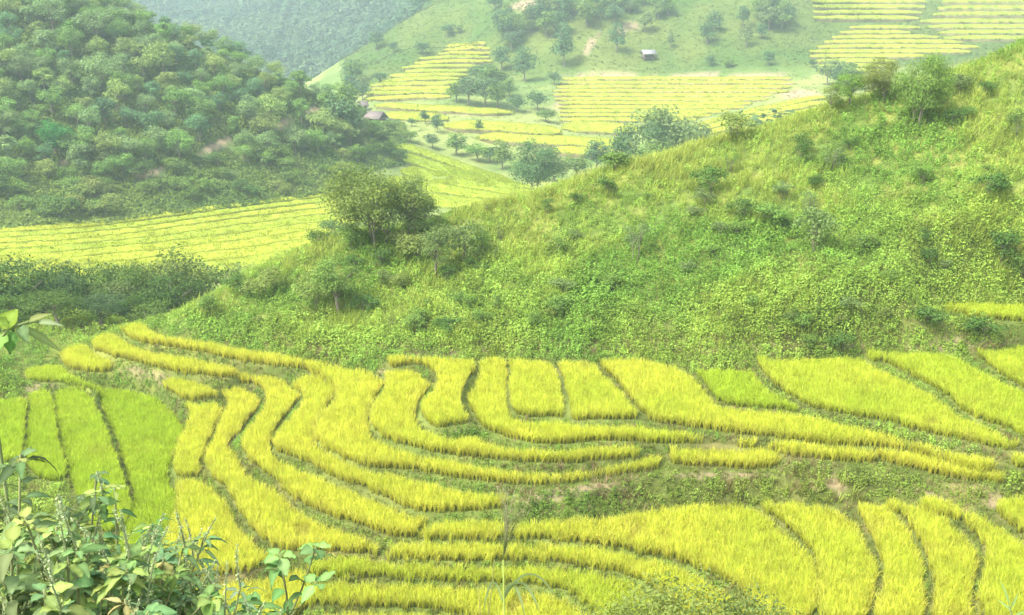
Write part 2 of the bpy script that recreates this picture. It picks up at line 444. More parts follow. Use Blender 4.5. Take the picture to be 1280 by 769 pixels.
def tube(g, pts, rad, col, sides=6):
    pts = np.asarray(pts, float); n = len(pts); rad = np.broadcast_to(rad, (n,)).astype(float)
    d = np.gradient(pts, axis=0); d /= np.linalg.norm(d, axis=1, keepdims=True) + 1e-9
    ref = np.array([0, 0, 1.]) if abs(d[0, 2]) < .8 else np.array([1., 0, 0])
    a = np.cross(d, ref); a /= np.linalg.norm(a, axis=1, keepdims=True) + 1e-9
    b = np.cross(d, a)
    th = np.arange(sides) * 2 * math.pi / sides
    V = (pts[:, None] + rad[:, None, None] * (np.cos(th)[None, :, None] * a[:, None] + np.sin(th)[None, :, None] * b[:, None])).reshape(-1, 3)
    T = []
    for i in range(n - 1):
        for k in range(sides):
            p, q = i * sides + k, i * sides + (k + 1) % sides
            T += [(p, q, q + sides), (p, q + sides, p + sides)]
    V = np.concatenate([V, pts[-1:]]); e = len(V) - 1
    for k in range(sides):
        T.append(((n - 1) * sides + k, (n - 1) * sides + (k + 1) % sides, e))
    g.add(V, T, col)


def blade(g, base, ang, L, lean, droop, w, c0, c1, segs=3, twist=None):
    """a tapering grass blade that leans and droops"""
    dirx, diry = math.cos(ang), math.sin(ang)
    tw = ang + math.pi / 2 if twist is None else twist
    px, py = math.cos(tw), math.sin(tw)
    V = []; Cc = []
    for i in range(segs + 1):
        t = i / segs
        out = L * (lean * t + droop * t * t * .8)
        up = L * (t * math.sqrt(max(.05, 1 - lean * lean)) - droop * t * t * t * .75)
        ww = w * (1 - .75 * t ** 2) * (.6 + .4 * min(1, t * 3)) if i < segs else 0
        x, y, z = base[0] + dirx * out, base[1] + diry * out, base[2] + up
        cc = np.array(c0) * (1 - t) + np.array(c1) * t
        if i < segs:
            V += [(x - px * ww / 2, y - py * ww / 2, z), (x + px * ww / 2, y + py * ww / 2, z)]; Cc += [cc, cc]
        else:
            V.append((x, y, z)); Cc.append(cc)
    T = []
    for i in range(segs - 1):
        a = 2 * i; T += [(a, a + 1, a + 3), (a, a + 3, a + 2)]
    a = 2 * (segs - 1); T.append((a, a + 1, a + 2))
    g.add(V, T, Cc)


def rhombi(g, pos, nrm, L, asp, cols, rg=rng):
    """many leaf-sized four-cornered leaves, folded a little along the midrib"""
    pos = np.asarray(pos, float); n = len(pos)
    nrm = nrm / (np.linalg.norm(nrm, axis=1, keepdims=True) + 1e-9)
    r = rg.normal(size=(n, 3)); a = np.cross(nrm, r); a /= np.linalg.norm(a, axis=1, keepdims=True) + 1e-9
    b = np.cross(nrm, a)
    L = np.broadcast_to(L, (n,))[:, None]; w = L * asp
    V = np.stack([pos - a * L * .5, pos - b * w * .5 + nrm * L * .08, pos + a * L * .5, pos + b * w * .5 + nrm * L * .08], 1).reshape(-1, 3)
    i = np.arange(n)[:, None] * 4
    T = np.concatenate([i + [0, 1, 2], i + [0, 2, 3]], 0)
    g.add(V, T, np.repeat(cols, 4, axis=0))


def bake(protos, pick, pos, yaw, scl, col, tilt=None):
    """copies of small prototypes gathered into one set of arrays"""
    Vs, Ts, Cs, off = [], [], [], 0
    scl = np.asarray(scl, float)
    if scl.ndim == 1:
        scl = np.stack([scl] * 3, 1)
    for k, (v, t, c) in enumerate(protos):
        idx = np.nonzero(pick == k)[0]
        if not len(idx):
            continue
        cs, sn = np.cos(yaw[idx])[:, None], np.sin(yaw[idx])[:, None]
        s = scl[idx]
        X = v[None, :, 0] * s[:, 0:1]; Y = v[None, :, 1] * s[:, 1:2]; Zc = v[None, :, 2] * s[:, 2:3]
        W = np.stack([X * cs - Y * sn, X * sn + Y * cs, Zc], 2)
        if tilt is not None:
            W[:, :, 0] += tilt[idx][:, 0:1] * Zc; W[:, :, 1] += tilt[idx][:, 1:2] * Zc
        W += pos[idx][:, None]
        n, m = len(idx), len(v)
        Vs.append(W.reshape(-1, 3))
        Ts.append((t[None] + (np.arange(n) * m)[:, None, None]).reshape(-1, 3) + off)
        Cs.append((c[None] * col[idx][:, None]).reshape(-1, 3)); off += n * m
    return np.concatenate(Vs), np.concatenate(Ts), np.concatenate(Cs)


# ------------------------------------------------------------------ materials
def mat_new(name):
    m = bpy.data.materials.new(name); m.use_nodes = True
    nt = m.node_tree; nt.nodes.clear()
    return m, nt, nt.nodes, nt.links


def foliage_mat(name, trans=.35, rough=.6, spec=.25, noise=0., nscale=1.):
    m, nt, N, L = mat_new(name)
    out = N.new('ShaderNodeOutputMaterial'); at = N.new('ShaderNodeAttribute'); at.attribute_name = 'col'
    oi = N.new('ShaderNodeObjectInfo')
    mul = N.new('ShaderNodeMix'); mul.data_type = 'RGBA'; mul.blend_type = 'MULTIPLY'; mul.inputs[0].default_value = 1
    L.new(at.outputs['Color'], mul.inputs[6]); L.new(oi.outputs['Color'], mul.inputs[7])
    colr = mul.outputs[2]
    if noise:
        geo = N.new('ShaderNodeNewGeometry'); tx = N.new('ShaderNodeTexNoise'); tx.inputs['Scale'].default_value = nscale; tx.inputs['Detail'].default_value = 4
        L.new(geo.outputs['Position'], tx.inputs['Vector'])
        mr = N.new('ShaderNodeMapRange'); mr.inputs[1].default_value = .25; mr.inputs[2].default_value = .75
        mr.inputs[3].default_value = 1 - noise; mr.inputs[4].default_value = 1 + noise
        L.new(tx.outputs['Fac'], mr.inputs[0])
        hs = N.new('ShaderNodeHueSaturation'); L.new(mr.outputs[0], hs.inputs['Value']); L.new(colr, hs.inputs['Color']); colr = hs.outputs['Color']
    pb = N.new('ShaderNodeBsdfPrincipled'); pb.inputs['Roughness'].default_value = rough; pb.inputs['Specular IOR Level'].default_value = spec
    tr = N.new('ShaderNodeBsdfTranslucent'); mx = N.new('ShaderNodeMixShader'); mx.inputs[0].default_value = trans
    L.new(colr, pb.inputs['Base Color']); L.new(colr, tr.inputs['Color'])
    L.new(pb.outputs[0], mx.inputs[1]); L.new(tr.outputs[0], mx.inputs[2]); L.new(mx.outputs[0], out.inputs['Surface'])
    return m


def solid_mat(name, c, rough=.8, var=.25, scale=8., c2=None, spec=.2, bump=0.):
    m, nt, N, L = mat_new(name)
    out = N.new('ShaderNodeOutputMaterial'); pb = N.new('ShaderNodeBsdfPrincipled')
    pb.inputs['Roughness'].default_value = rough; pb.inputs['Specular IOR Level'].default_value = spec
    tc = N.new('ShaderNodeTexCoord'); tx = N.new('ShaderNodeTexNoise'); tx.inputs['Scale'].default_value = scale; tx.inputs['Detail'].default_value = 6
    L.new(tc.outputs['Object'], tx.inputs['Vector'])
    cr = N.new('ShaderNodeValToRGB'); cr.color_ramp.elements[0].position = .3; cr.color_ramp.elements[1].position = .7
    a = [x * (1 - var) for x in c]; b = [min(1, x * (1 + var)) for x in (c2 or c)]
    cr.color_ramp.elements[0].color = (*a, 1); cr.color_ramp.elements[1].color = (*b, 1)
    L.new(tx.outputs['Fac'], cr.inputs[0]); L.new(cr.outputs[0], pb.inputs['Base Color'])
    if bump:
        bp = N.new('ShaderNodeBump'); bp.inputs['Strength'].default_value = bump; bp.inputs['Distance'].default_value = .02
        L.new(tx.outputs['Fac'], bp.inputs['Height']); L.new(bp.outputs[0], pb.inputs['Normal'])
    L.new(pb.outputs[0], out.inputs['Surface'])
    return m


M_RICE = foliage_mat('rice', .42, .8, .08)
M_GRASS = foliage_mat('grass', .35, .6, .2)
M_LEAF = foliage_mat('leaves', .32, .75, .05)
M_WEED = foliage_mat('weed_leaves', .32, .45, .35)
M_BARK = foliage_mat('bark', 0, .9, .1, .3, 9.)
M_LAND = foliage_mat('land', 0, .95, .05, .25, 1.6)
M_BANK = foliage_mat('field_bank', 0, .95, .05, .3, 2.5)
M_TIN = solid_mat('grey_roof', (.3, .3, .29), .6, .2, 3)
M_THATCH = solid_mat('pinkish_roof', (.22, .18, .16), .9, .25, 4)
M_WOOD = solid_mat('weathered_wood', (.22, .17, .12), .9, .3, 6)

# ------------------------------------------------------------------ the land
EARTH = ((265,184,28,5,-.45),(185,216,24,4.5,-.25),(352,155,16,4,-.5),(390,138,12,4,-.2),(80,204,8,5,0))


def earth_cut(px, py, grow=1., drop=0.):
    m = np.zeros(np.shape(px), bool)
    for u, v, su, sv, an in EARTH:
        ca, sa = math.cos(an), math.sin(an); dx = px - u; dy = py - v
        m |= (np.abs(dx * ca + dy * sa) < su * grow) & (-dx * sa + dy * ca > -sv * grow) & (-dx * sa + dy * ca < sv * grow + drop)
    return m



def land_colour(x, y):
    """the ground's own colour: soil, short turf and leaf litter by place"""
    r = np.hypot(x, y); z = height(x, y); px, py = project(x, y, z)
    n1 = fbm(x / 1.7, y / 1.7); n2 = fbm(x / 9. + 40, y / 9.); n3 = fbm(x / 30. + 80, y / 30.)
    def c(a):
        return np.array(a, float)[None, :]
    def mixc(A, B, t):
        return A * (1 - t[:, None]) + B * t[:, None]
    soil = mixc(c((.10, .12, .03)), c((.18, .15, .06)), sstep(.45, .75, n1))
    turf = mixc(c((.10, .15, .03)), c((.15, .19, .04)), sstep(.35, .7, n1 * .5 + n2 * .5))
    out = mixc(soil, turf, sstep(.42, .58, n2 * .6 + n1 * .4) * .7 + .1)
    # grassy hill under its plants
    hill = sstep(52, 60, r) * (1 - sstep(96, 110, r))
    out = mixc(out, mixc(c((.1, .15, .03)), c((.2, .22, .05)), sstep(.35, .65, n1)), hill)
    # valley and beyond
    val = sstep(100, 118, r)
    vg = mixc(c((.13, .2, .05)), c((.24, .28, .08)), sstep(.35, .65, n2 * .5 + n3 * .5))
    out = mixc(out, vg, val)
    fh = sstep(158, 172, r) * (1 - sstep(285, 310, r)) * (px < 500)
    out = mixc(out, mixc(c((.07, .12, .03)), c((.15, .2, .06)), sstep(.35, .65, n2)), fh)
    far = sstep(318, 345, r) * (px > 430)
    fg = mixc(c((.07, .13, .025)), c((.125, .165, .035)), sstep(.35, .65, n2 * .4 + n3 * .6))
    out = mixc(out, fg, far)
    mt = sstep(480, 560, r) * (px < 620)
    out = mixc(out, c((.07, .12, .06)), mt)
    # bare earth: slips and footpaths
    pk = c((.42, .29, .2))
    def spot(u, v, su, sv, ang=0, s=1.):
        ca, sa = math.cos(ang), math.sin(ang)
        a = ((px - u) * ca + (py - v) * sa) / su; b = (-(px - u) * sa + (py - v) * ca) / sv
        return np.clip(s * (1.35 - (a * a + b * b) - (n1 - .5) * 1.8), 0, 1)
    e = np.zeros(len(x))
    for u, v, su, sv, an in EARTH + ((120,275,40,3,-.1),(300,252,90,2.5,-.12),(390,243,28,3,-.1)):
        e = np.maximum(e, spot(u, v, su, sv, an) * (r > 140) * (r < 300))
    for u, v, su, sv, an in ((738,56,16,4,-.9),(780,36,20,5,-.35),(660,5,30,6,-.2),(850,95,160,2.2,0),(1000,118,26,7,0),(708,132,18,5,0),(560,138,30,3,.2)):
        e = np.maximum(e, spot(u, v, su, sv, an) * (r > 240))
    for u, v, su, sv, an in ((975,438,36,5,0),(1060,434,40,4,0),(1210,432,60,5,-.1),(1150,436,40,4,0),(480,466,9,6,0),(400,436,60,4,.05),(545,440,70,4,0),(900,438,60,3,-.15),(1230,372,60,4,0),(285,557,11,5,-.1),
                             (1010,605,18,9,.3),(1045,606,14,8,.3),(900,595,60,4,0),(1150,615,30,5,.2),(1240,625,14,10,0),(740,610,30,6,-.1),(690,620,40,8,-.2),(190,470,26,8,.2),(165,462,16,6,0),(30,490,40,8,-.2),(60,470,30,5,0),(1190,430,30,5,0)):
        e = np.maximum(e, spot(u, v, su, sv, an) * (r < 64))
    return mixc(out, pk * (.8 + .4 * n1[:, None]), e * np.where(r < 66, .5, .7))


def build_land():
    az = np.radians(np.concatenate([np.arange(-82, -30, 1.), np.arange(-30, 30.01, .11), np.arange(31, 82.1, 1.)]))
    rr = np.concatenate([np.geomspace(.6, 24, 60)[:-1], np.arange(24, 62, .14), np.geomspace(62, 260, 190)[:-1], np.geomspace(260, 1235, 130)])
    A, R = np.meshgrid(az, rr, indexing='ij')
    X = (R * np.sin(A)).ravel(); Y = (R * np.cos(A)).ravel()
    Zh = height(X, Y); Cc = land_colour(X, Y)
    na, nr = len(az), len(rr)
    i, j = np.meshgrid(np.arange(na - 1), np.arange(nr - 1), indexing='ij')
    q = (i * nr + j).ravel(); Qd = np.stack([q, q + nr, q + nr + 1, q + 1], 1)[:, ::-1]
    Qd = np.stack([q, q + 1, q + nr + 1, q + nr], 1)
    ca = .5 * (az[:-1] + az[1:]); cr = np.sqrt(rr[:-1] * rr[1:])
    CA, CR = np.meshgrid(ca, cr, indexing='ij')
    pxc = 640 + F_PX * np.tan(CA) / 1.0
    foot = np.interp(pxc, [-200, 150, 200, 300, 480, 600, 740, 900, 1060, 1180, 1290, 1600], [66, 62, 57.8, 55.8, 52.4, 51.8, 50.4, 49.5, 48.8, 48.3, 47.7, 46])
    back = np.interp(pxc, [-200, 200, 400, 660, 1000, 1290, 1600], [100, 100, 104, 112, 125, 150, 150])
    lab = np.zeros(CA.shape, int)                                   # 0 ground
    lab[(CR > foot) & (CR < back) & (pxc > 175)] = 1                # grassy hill
    f0 = np.interp(pxc, [-300, 0, 130, 280, 410, 480, 520], [163, 163, 168, 178, 192, 222, 240])
    lab[(CR > f0) & (CR < 305) & (pxc < 492)] = 2                   # forested hill
    lab[(CR > 332) & (pxc > 470)] = 3                               # far hillside
    lab[(CR > 400) & (pxc <= 470)] = 4                              # distant mountain
    lab = lab.ravel()
    V = np.stack([X, Y, Zh], 1)
    for k, nm in enumerate(('ground', 'grassy_hill', 'forested_hill', 'far_hillside', 'mountain')):
        F = Qd[lab == k]; used, inv = np.unique(F.ravel(), return_inverse=True)
        me = mk_mesh(nm, V[used], inv.reshape(-1, 4), Cc[used], smooth=True)
        link(nm, me, M_LAND, kind='structure')


build_land()

# ------------------------------------------------------------------ rice
def rice_proto(seed, n=15):
    r = np.random.default_rng(seed); g = Geo()
    for i in range(n):
        a = r.uniform(0, 2 * math.pi); b = (r.normal(0, .022), r.normal(0, .022), 0)
        if i < n * .55:   # ear-bearing stalk that bows over
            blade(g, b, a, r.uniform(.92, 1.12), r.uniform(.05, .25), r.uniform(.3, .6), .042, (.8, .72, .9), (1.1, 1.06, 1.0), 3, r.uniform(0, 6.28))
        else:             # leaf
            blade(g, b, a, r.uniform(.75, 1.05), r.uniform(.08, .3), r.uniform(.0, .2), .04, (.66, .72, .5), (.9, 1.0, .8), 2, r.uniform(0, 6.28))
    return g.arrays()


RICE = [rice_proto(100 + k) for k in range(10)]


def tuft_proto(seed, n, w, c0, c1, lean=.5, droop=.3, spread=.08):
    r = np.random.default_rng(seed); g = Geo()
    for i in range(n):
        a = r.uniform(0, 2 * math.pi); k = r.uniform(.8, 1.2)
        blade(g, (r.normal(0, spread), r.normal(0, spread), 0), a, r.uniform(.6, 1.1), r.uniform(.05, lean), r.uniform(0, droop), w * r.uniform(.7, 1.3),
              np.array(c0) * k, np.array(c1) * k, 3, r.uniform(0, 6.28))
    return g.arrays()


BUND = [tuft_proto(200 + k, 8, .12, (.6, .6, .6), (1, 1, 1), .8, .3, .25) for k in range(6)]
YEL, GRN = np.array([.68, .70, .09]), np.array([.46, .60, .05])
groups_paddy = 'rice paddies of the near terraces'


def paddy(p):
    root = link('rice_paddy', None, label=p['label'], category='rice paddy', group=groups_paddy)
    cx, cy = p['xy'].mean(0); root.location = (cx, cy, p['z'])
    lo, hi = p['xy'].min(0) - .2, p['xy'].max(0) + .2; s = .12
    X, Y = np.meshgrid(np.arange(lo[0], hi[0], s), np.arange(lo[1], hi[1], s), indexing='ij')
    X = (X + rng.uniform(-.45, .45, X.shape) * s).ravel(); Y = (Y + rng.uniform(-.45, .45, Y.shape) * s).ravel()
    d = segdist(p['xy'], X, Y); ins = inside(p['xy'], X, Y); k_ = p['key']
    if k_ in ('T7', 'T8', 'T9', 'T10'):
        m = ins & (d > .03)
    else:
        grow = .26 if k_[0] == 'B' and k_ > 'B3' else .15 if k_[0] == 'R' else .125
        m = ins | (d < .03 + (grow - .03) * rng.random(len(X)))
    m &= (height(X, Y) < p['z'] + .2); X, Y, d, ins = X[m], Y[m], d[m], ins[m]
    n = len(X)
    if n == 0:
        return
    # lodged or thin patches, ripeness drifting across the field
    d = np.where(ins, d, 0)
    k1 = fbm(X / .9 + 7, Y / .9); k2 = fbm(X / 3.1, Y / 3.1 + 9); k3 = fbm(X / .33, Y / .33)
    hgt = p['h'] * (1 + (k1 - .5) * .28 + (k3 - .5) * .35 + rng.normal(0, .06, n))
    t = np.clip(p['tint'] + (k2 - .5) * .8 + (k1 - .5) * .3, 0, 1.1)
    lodged = sstep(.64, .76, k1 * .6 + k2 * .4); hgt = hgt * (1 - .35 * lodged)
    col = GRN[None] * (1 - t[:, None]) + YEL[None] * t[:, None]
    col = col * (1 + (k3 - .5)[:, None] * .35 + rng.normal(0, .12, (n, 1)))
    col = col * (1 - .35 * lodged[:, None]) + np.array([.5, .42, .14]) * .3 * lodged[:, None]
    warm = np.clip((.16 - d) / .16, 0, 1)[:, None] * (.22 * p['tint'])               # riper, drier plants along the edge
    col = col * (1 - warm) + np.array([.62, .56, .13]) * warm
    pos = np.stack([X - cx, Y - cy, np.minimum(height(X, Y) - p['z'], 0) - .02], 1)
    tilt = np.stack([(fbm(X / 1.4 + 3, Y / 1.4) - .5) * .3, (fbm(X / 1.4, Y / 1.4 + 31) - .5) * .3], 1)
    sc = np.stack([np.full(n, 1.) * .42 * rng.uniform(.85, 1.2, n)] * 2 + [hgt / .7], 1)
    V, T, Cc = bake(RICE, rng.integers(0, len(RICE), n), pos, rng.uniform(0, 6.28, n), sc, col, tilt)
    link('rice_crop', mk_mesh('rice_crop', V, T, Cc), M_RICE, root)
    # the grassy bund round it
    q = p['xy']; seg = np.roll(q, -1, 0) - q; L = np.linalg.norm(seg, axis=1)
    nn = int(L.sum() / .032); u = np.sort(rng.random(nn)) * L.sum(); cum = np.concatenate([[0], np.cumsum(L)])
    i = np.clip(np.searchsorted(cum, u) - 1, 0, len(q) - 1); f = (u - cum[i]) / np.maximum(L[i], 1e-6)
    e = q[i] + seg[i] * f[:, None]
    area = .5 * np.sum(q[:, 0] * np.roll(q[:, 1], -1) - np.roll(q[:, 0], -1) * q[:, 1])
    nm = np.stack([seg[i][:, 1], -seg[i][:, 0]], 1) / np.maximum(L[i], 1e-6)[:, None] * (1 if area > 0 else -1)
    e = e + nm * (rng.uniform(.08, .75, nn) ** 1.2)[:, None]
    ok = plot_dist(e[:, 0], e[:, 1]) > .12; e = e[ok]; nn = len(e)
    k = fbm(e[:, 0] / .8, e[:, 1] / .8)
    bc = np.array([.19, .25, .04])[None] * (1 - sstep(.55, .8, k))[:, None] + np.array([.30, .27, .10])[None] * sstep(.55, .8, k)[:, None]
    bc = bc * rng.uniform(.75, 1.25, (nn, 1))
    hh = rng.uniform(.07, .2, nn) * (.6 + .8 * k)
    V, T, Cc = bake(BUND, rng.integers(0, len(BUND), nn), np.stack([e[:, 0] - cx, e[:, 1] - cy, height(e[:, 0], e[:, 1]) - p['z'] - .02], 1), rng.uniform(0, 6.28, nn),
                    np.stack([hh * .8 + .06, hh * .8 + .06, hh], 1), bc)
    link('grassy_bund', mk_mesh('grassy_bund', V, T, Cc), M_GRASS, root, kind='stuff')


for p in plots:
    paddy(p)

# ------------------------------------------------------------------ ground cover of the grassy hill and the banks (uncountable)
def weed_proto(seed, n, L, rad, hgt, asp=.55):
    r = np.random.default_rng(seed); g = Geo()
    th = r.uniform(0, 6.28, n); u = r.random(n) ** .6; ph = r.uniform(0, 1.35, n)
    pos = np.stack([np.cos(th) * np.sin(ph) * rad * u, np.sin(th) * np.sin(ph) * rad * u, np.cos(ph) * hgt * (.45 + .55 * u)], 1)
    nr = np.stack([np.cos(th) * .5, np.sin(th) * .5, np.full(n, .8)], 1) + r.normal(0, .45, (n, 3))
    rhombi(g, pos, nr, L * r.uniform(.6, 1.3, n), asp, np.ones((n, 3)) * r.uniform(.82, 1.18, (n, 1)) * (1 + r.normal(0, .04, (n, 3))), r)
    return g.arrays()


WEED = [weed_proto(300 + k, 20, .17, .34, .42) for k in range(8)]
HERB = [weed_proto(310 + k, 32, .085, .3, .4) for k in range(8)]
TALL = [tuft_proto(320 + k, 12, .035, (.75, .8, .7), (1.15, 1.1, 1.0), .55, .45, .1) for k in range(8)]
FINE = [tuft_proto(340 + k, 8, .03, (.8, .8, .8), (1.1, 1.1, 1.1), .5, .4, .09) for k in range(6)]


def rnd_sector(n, a0, a1, r0, r1):
    a = rng.uniform(math.radians(a0), math.radians(a1), n); r = np.sqrt(rng.uniform(r0 * r0, r1 * r1, n))
    return r * np.sin(a), r * np.cos(a), r


def hill_cover():
    x, y, r = rnd_sector(84000, -30, 30, 26, 96)
    xa, ya, ra = rnd_sector(90000, -30, 30, 30, 60)            # more on steep banks, where the ground has more surface than plan
    e = .15; za = height(xa, ya); gsl = np.hypot(height(xa + e, ya) - za, height(xa, ya + e) - za) / e
    q = rng.random(len(xa)) < np.clip((gsl - .2) * 1.6, 0, 1)
    x, y, r = np.concatenate([x, xa[q]]), np.concatenate([y, ya[q]]), np.concatenate([r, ra[q]])
    pd = plot_dist(x, y)
    m = (pd > .22) & ((r > 34) | (rng.random(len(x)) < .5))
    x, y, r, pd = x[m], y[m], r[m], pd[m]
    z = height(x, y); px, py = project(x, y, z)
    n = len(x)
    n1 = fbm(x / 2.2, y / 2.2); n2 = fbm(x / 7 + 50, y / 7 + 9); n3 = fbm(x / .8, y / .8 + 70)
    foot = np.interp(px, [-100, 200, 400, 740, 1000, 1280], [395, 410, 440, 440, 438, 425])
    rise = np.clip((foot - py) / np.maximum(foot - np.interp(px, [0, 220, 400, 560, 760, 1000, 1290], [395, 385, 300, 268, 212, 145, 50]), 8), -.3, 1.1)
    bankish = rise < .06                                   # the banks and strips among the terraces
    gr = np.clip(-.05 + .5 * sstep(.2, .95, rise) + (n2 - .5) * 1.7 + (n1 - .5) * .9, 0, 1)
    grass = rng.random(n) < gr
    dry = (rng.random(n) < .06 + .22 * (rise > -.03) * (px > 330) + .45 * sstep(.55, .72, n1)) & bankish
    mid = (px > 640) & (py > 570) & (py < 665)             # the bank in the middle of the terraces is browner, half dry
    dry |= mid & (rng.random(n) < .06 + .5 * sstep(.45, .62, n1))
    hs = np.where(bankish, .5 * sstep(.2, .9, pd) + .38, 1.) * (1 + (n1 - .5) * 1.1)
    hs = np.where(mid, hs * .85, hs)
    pos = np.stack([x, y, z - .03], 1); yaw = rng.uniform(0, 6.28, n)
    tilt = np.stack([(n1 - .5) * .6 + .08, (n3 - .5) * .6], 1)

    def out(name, protos, mk, scale, col, lab, cat, mat, asp=1.):
        k = np.nonzero(mk)[0]
        sc = np.stack([scale[k] * asp, scale[k] * asp, scale[k]], 1)
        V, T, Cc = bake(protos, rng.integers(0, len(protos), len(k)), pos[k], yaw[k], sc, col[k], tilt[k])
        link(name, mk_mesh(name, V, T, Cc), mat, kind='stuff', label=lab, category=cat)
    v = rng.uniform(.8, 1.2, (n, 1))
    w1 = sstep(.35, .65, n2)[:, None]; w3 = sstep(.3, .7, n3)[:, None]
    cg = (np.array([.26, .40, .06]) * (1 - w1) + np.array([.36, .45, .08]) * w1) * v * (.85 + .3 * w3)
    gold = sstep(.72, 1.0, rise + (n1 - .5) * .5)[:, None] * .18
    cg = cg * (1 - gold) + np.array([.46, .42, .13]) * gold * v
    cw = (np.array([.20, .35, .055]) * (1 - w1) + np.array([.30, .43, .07]) * w1) * v * (.85 + .3 * w3)
    cw = np.where(mid[:, None], cw * np.array([.85, .8, .85]), cw)
    out('tall_grass', TALL, grass & ~dry, rng.uniform(.5, .95, n) * hs, cg, 'tall yellowish green grass covering the sunlit hillside and its ridge', 'grass', M_GRASS, .9)
    out('leafy_weeds', HERB, ~grass & ~dry, rng.uniform(.7, 1.5, n) * hs, cw, 'leafy green weeds massed over the lower hillside and banks', 'weeds', M_LEAF)
    cd = (np.array([.38, .28, .15]) * (1 - w1) + np.array([.26, .22, .08]) * w1) * v
    out('dry_grass', FINE, dry, rng.uniform(.3, .6, n) * (.6 + hs * .5), cd, 'dry straw coloured grass on the banks between the paddies', 'dry grass', M_GRASS)


hill_cover()


def far_cover():
    # undergrowth of the forested hill and the valley sides
    x, y, r = rnd_sector(60000, -29, 27, 100, 330)
    z = height(x, y); px, py = project(x, y, z)
    fo = np.interp(px, [-300, 0, 130, 280, 410, 480, 520], [157, 157, 163, 173, 184, 203, 222])
    m = (r < 134) & (px < 410)
    m |= (px > 430) & (r < 120)
    k = np.nonzero(m)[0]; x, y, z, r, px = x[k], y[k], z[k], r[k], px[k]; n = len(k)
    n1 = fbm(x / 6, y / 6); n2 = fbm(x / 19 + 5, y / 19)
    col = (np.array([.16, .27, .05]) * (1 - sstep(.35, .65, n2)[:, None]) + np.array([.27, .36, .07]) * sstep(.35, .65, n2)[:, None]) * rng.uniform(.75, 1.25, (n, 1))
    s = rng.uniform(1.2, 2.8, n) * (.6 + n1 * .8)
    V, T, Cc = bake(WEED, rng.integers(0, 8, n), np.stack([x, y, z - .1], 1), rng.uniform(0, 6.28, n), s, col)
    link('undergrowth', mk_mesh('undergrowth', V, T, Cc), M_LEAF, kind='stuff', label='dense green undergrowth on the forested hillside between its trees', category='undergrowth')
    x, y, r = rnd_sector(58000, -30, -3.5, 154, 262)
    z = height(x, y); px, py = project(x, y, z)
    fo = np.interp(px, [-300, 0, 130, 280, 410, 480, 520], [157, 157, 163, 173, 184, 203, 222])
    k = np.nonzero((px < 506) & (r > fo) & ~earth_cut(px, py, .9, 9.))[0]; x, y, z, r, px = x[k], y[k], z[k], r[k], px[k]; n = len(k)
    n1 = fbm(x / 5, y / 5); n2 = fbm(x / 17 + 5, y / 17)
    col = (np.array([.13, .23, .045]) * (1 - sstep(.35, .65, n2)[:, None]) + np.array([.21, .30, .06]) * sstep(.35, .65, n2)[:, None]) * rng.uniform(.85, 1.15, (n, 1))
    s = rng.uniform(1.4, 2.6, n) * (.5 + n1)
    V, T, Cc = bake(WEED, rng.integers(0, 8, n), np.stack([x, y, z - .1], 1), rng.uniform(0, 6.28, n), s, col)
    link('undergrowth', mk_mesh('undergrowth', V, T, Cc), M_LEAF, kind='stuff', label='leafy green undergrowth filling the foot of the forested hill', category='undergrowth')
    # turf of the far hillside
    x, y, r = rnd_sector(52000, -14, 29, 235, 470)
    z = height(x, y); px, py = project(x, y, z)
    n1 = fbm(x / 9, y / 9); n2 = fbm(x / 30 + 5, y / 30)
    k = np.nonzero((px > 425) & ((r > 335) | (rng.random(len(x)) < .18)))[0]
    x, y, z, n1, n2 = x[k], y[k], z[k], n1[k], n2[k]; n = len(k)
    w = sstep(.35, .65, n1 * .4 + n2 * .6)[:, None]
    col = (np.array([.085, .135, .03]) * (1 - w) + np.array([.14, .165, .04]) * w) * rng.uniform(.8, 1.2, (n, 1))
    V, T, Cc = bake(FINE, rng.integers(0, 6, n), np.stack([x, y, z - .1], 1), rng.uniform(0, 6.28, n), np.stack([rng.uniform(1.6, 3., n)] * 2 + [rng.uniform(.35, .9, n)], 1), col)
    link('hillside_grass', mk_mesh('hillside_grass', V, T, Cc), M_LEAF, kind='stuff', label='pale green rough grass over the hazy far hillside', category='grass')


far_cover()

# ------------------------------------------------------------------ trees and shrubs
BARK_C = np.array([.22, .19, .14])


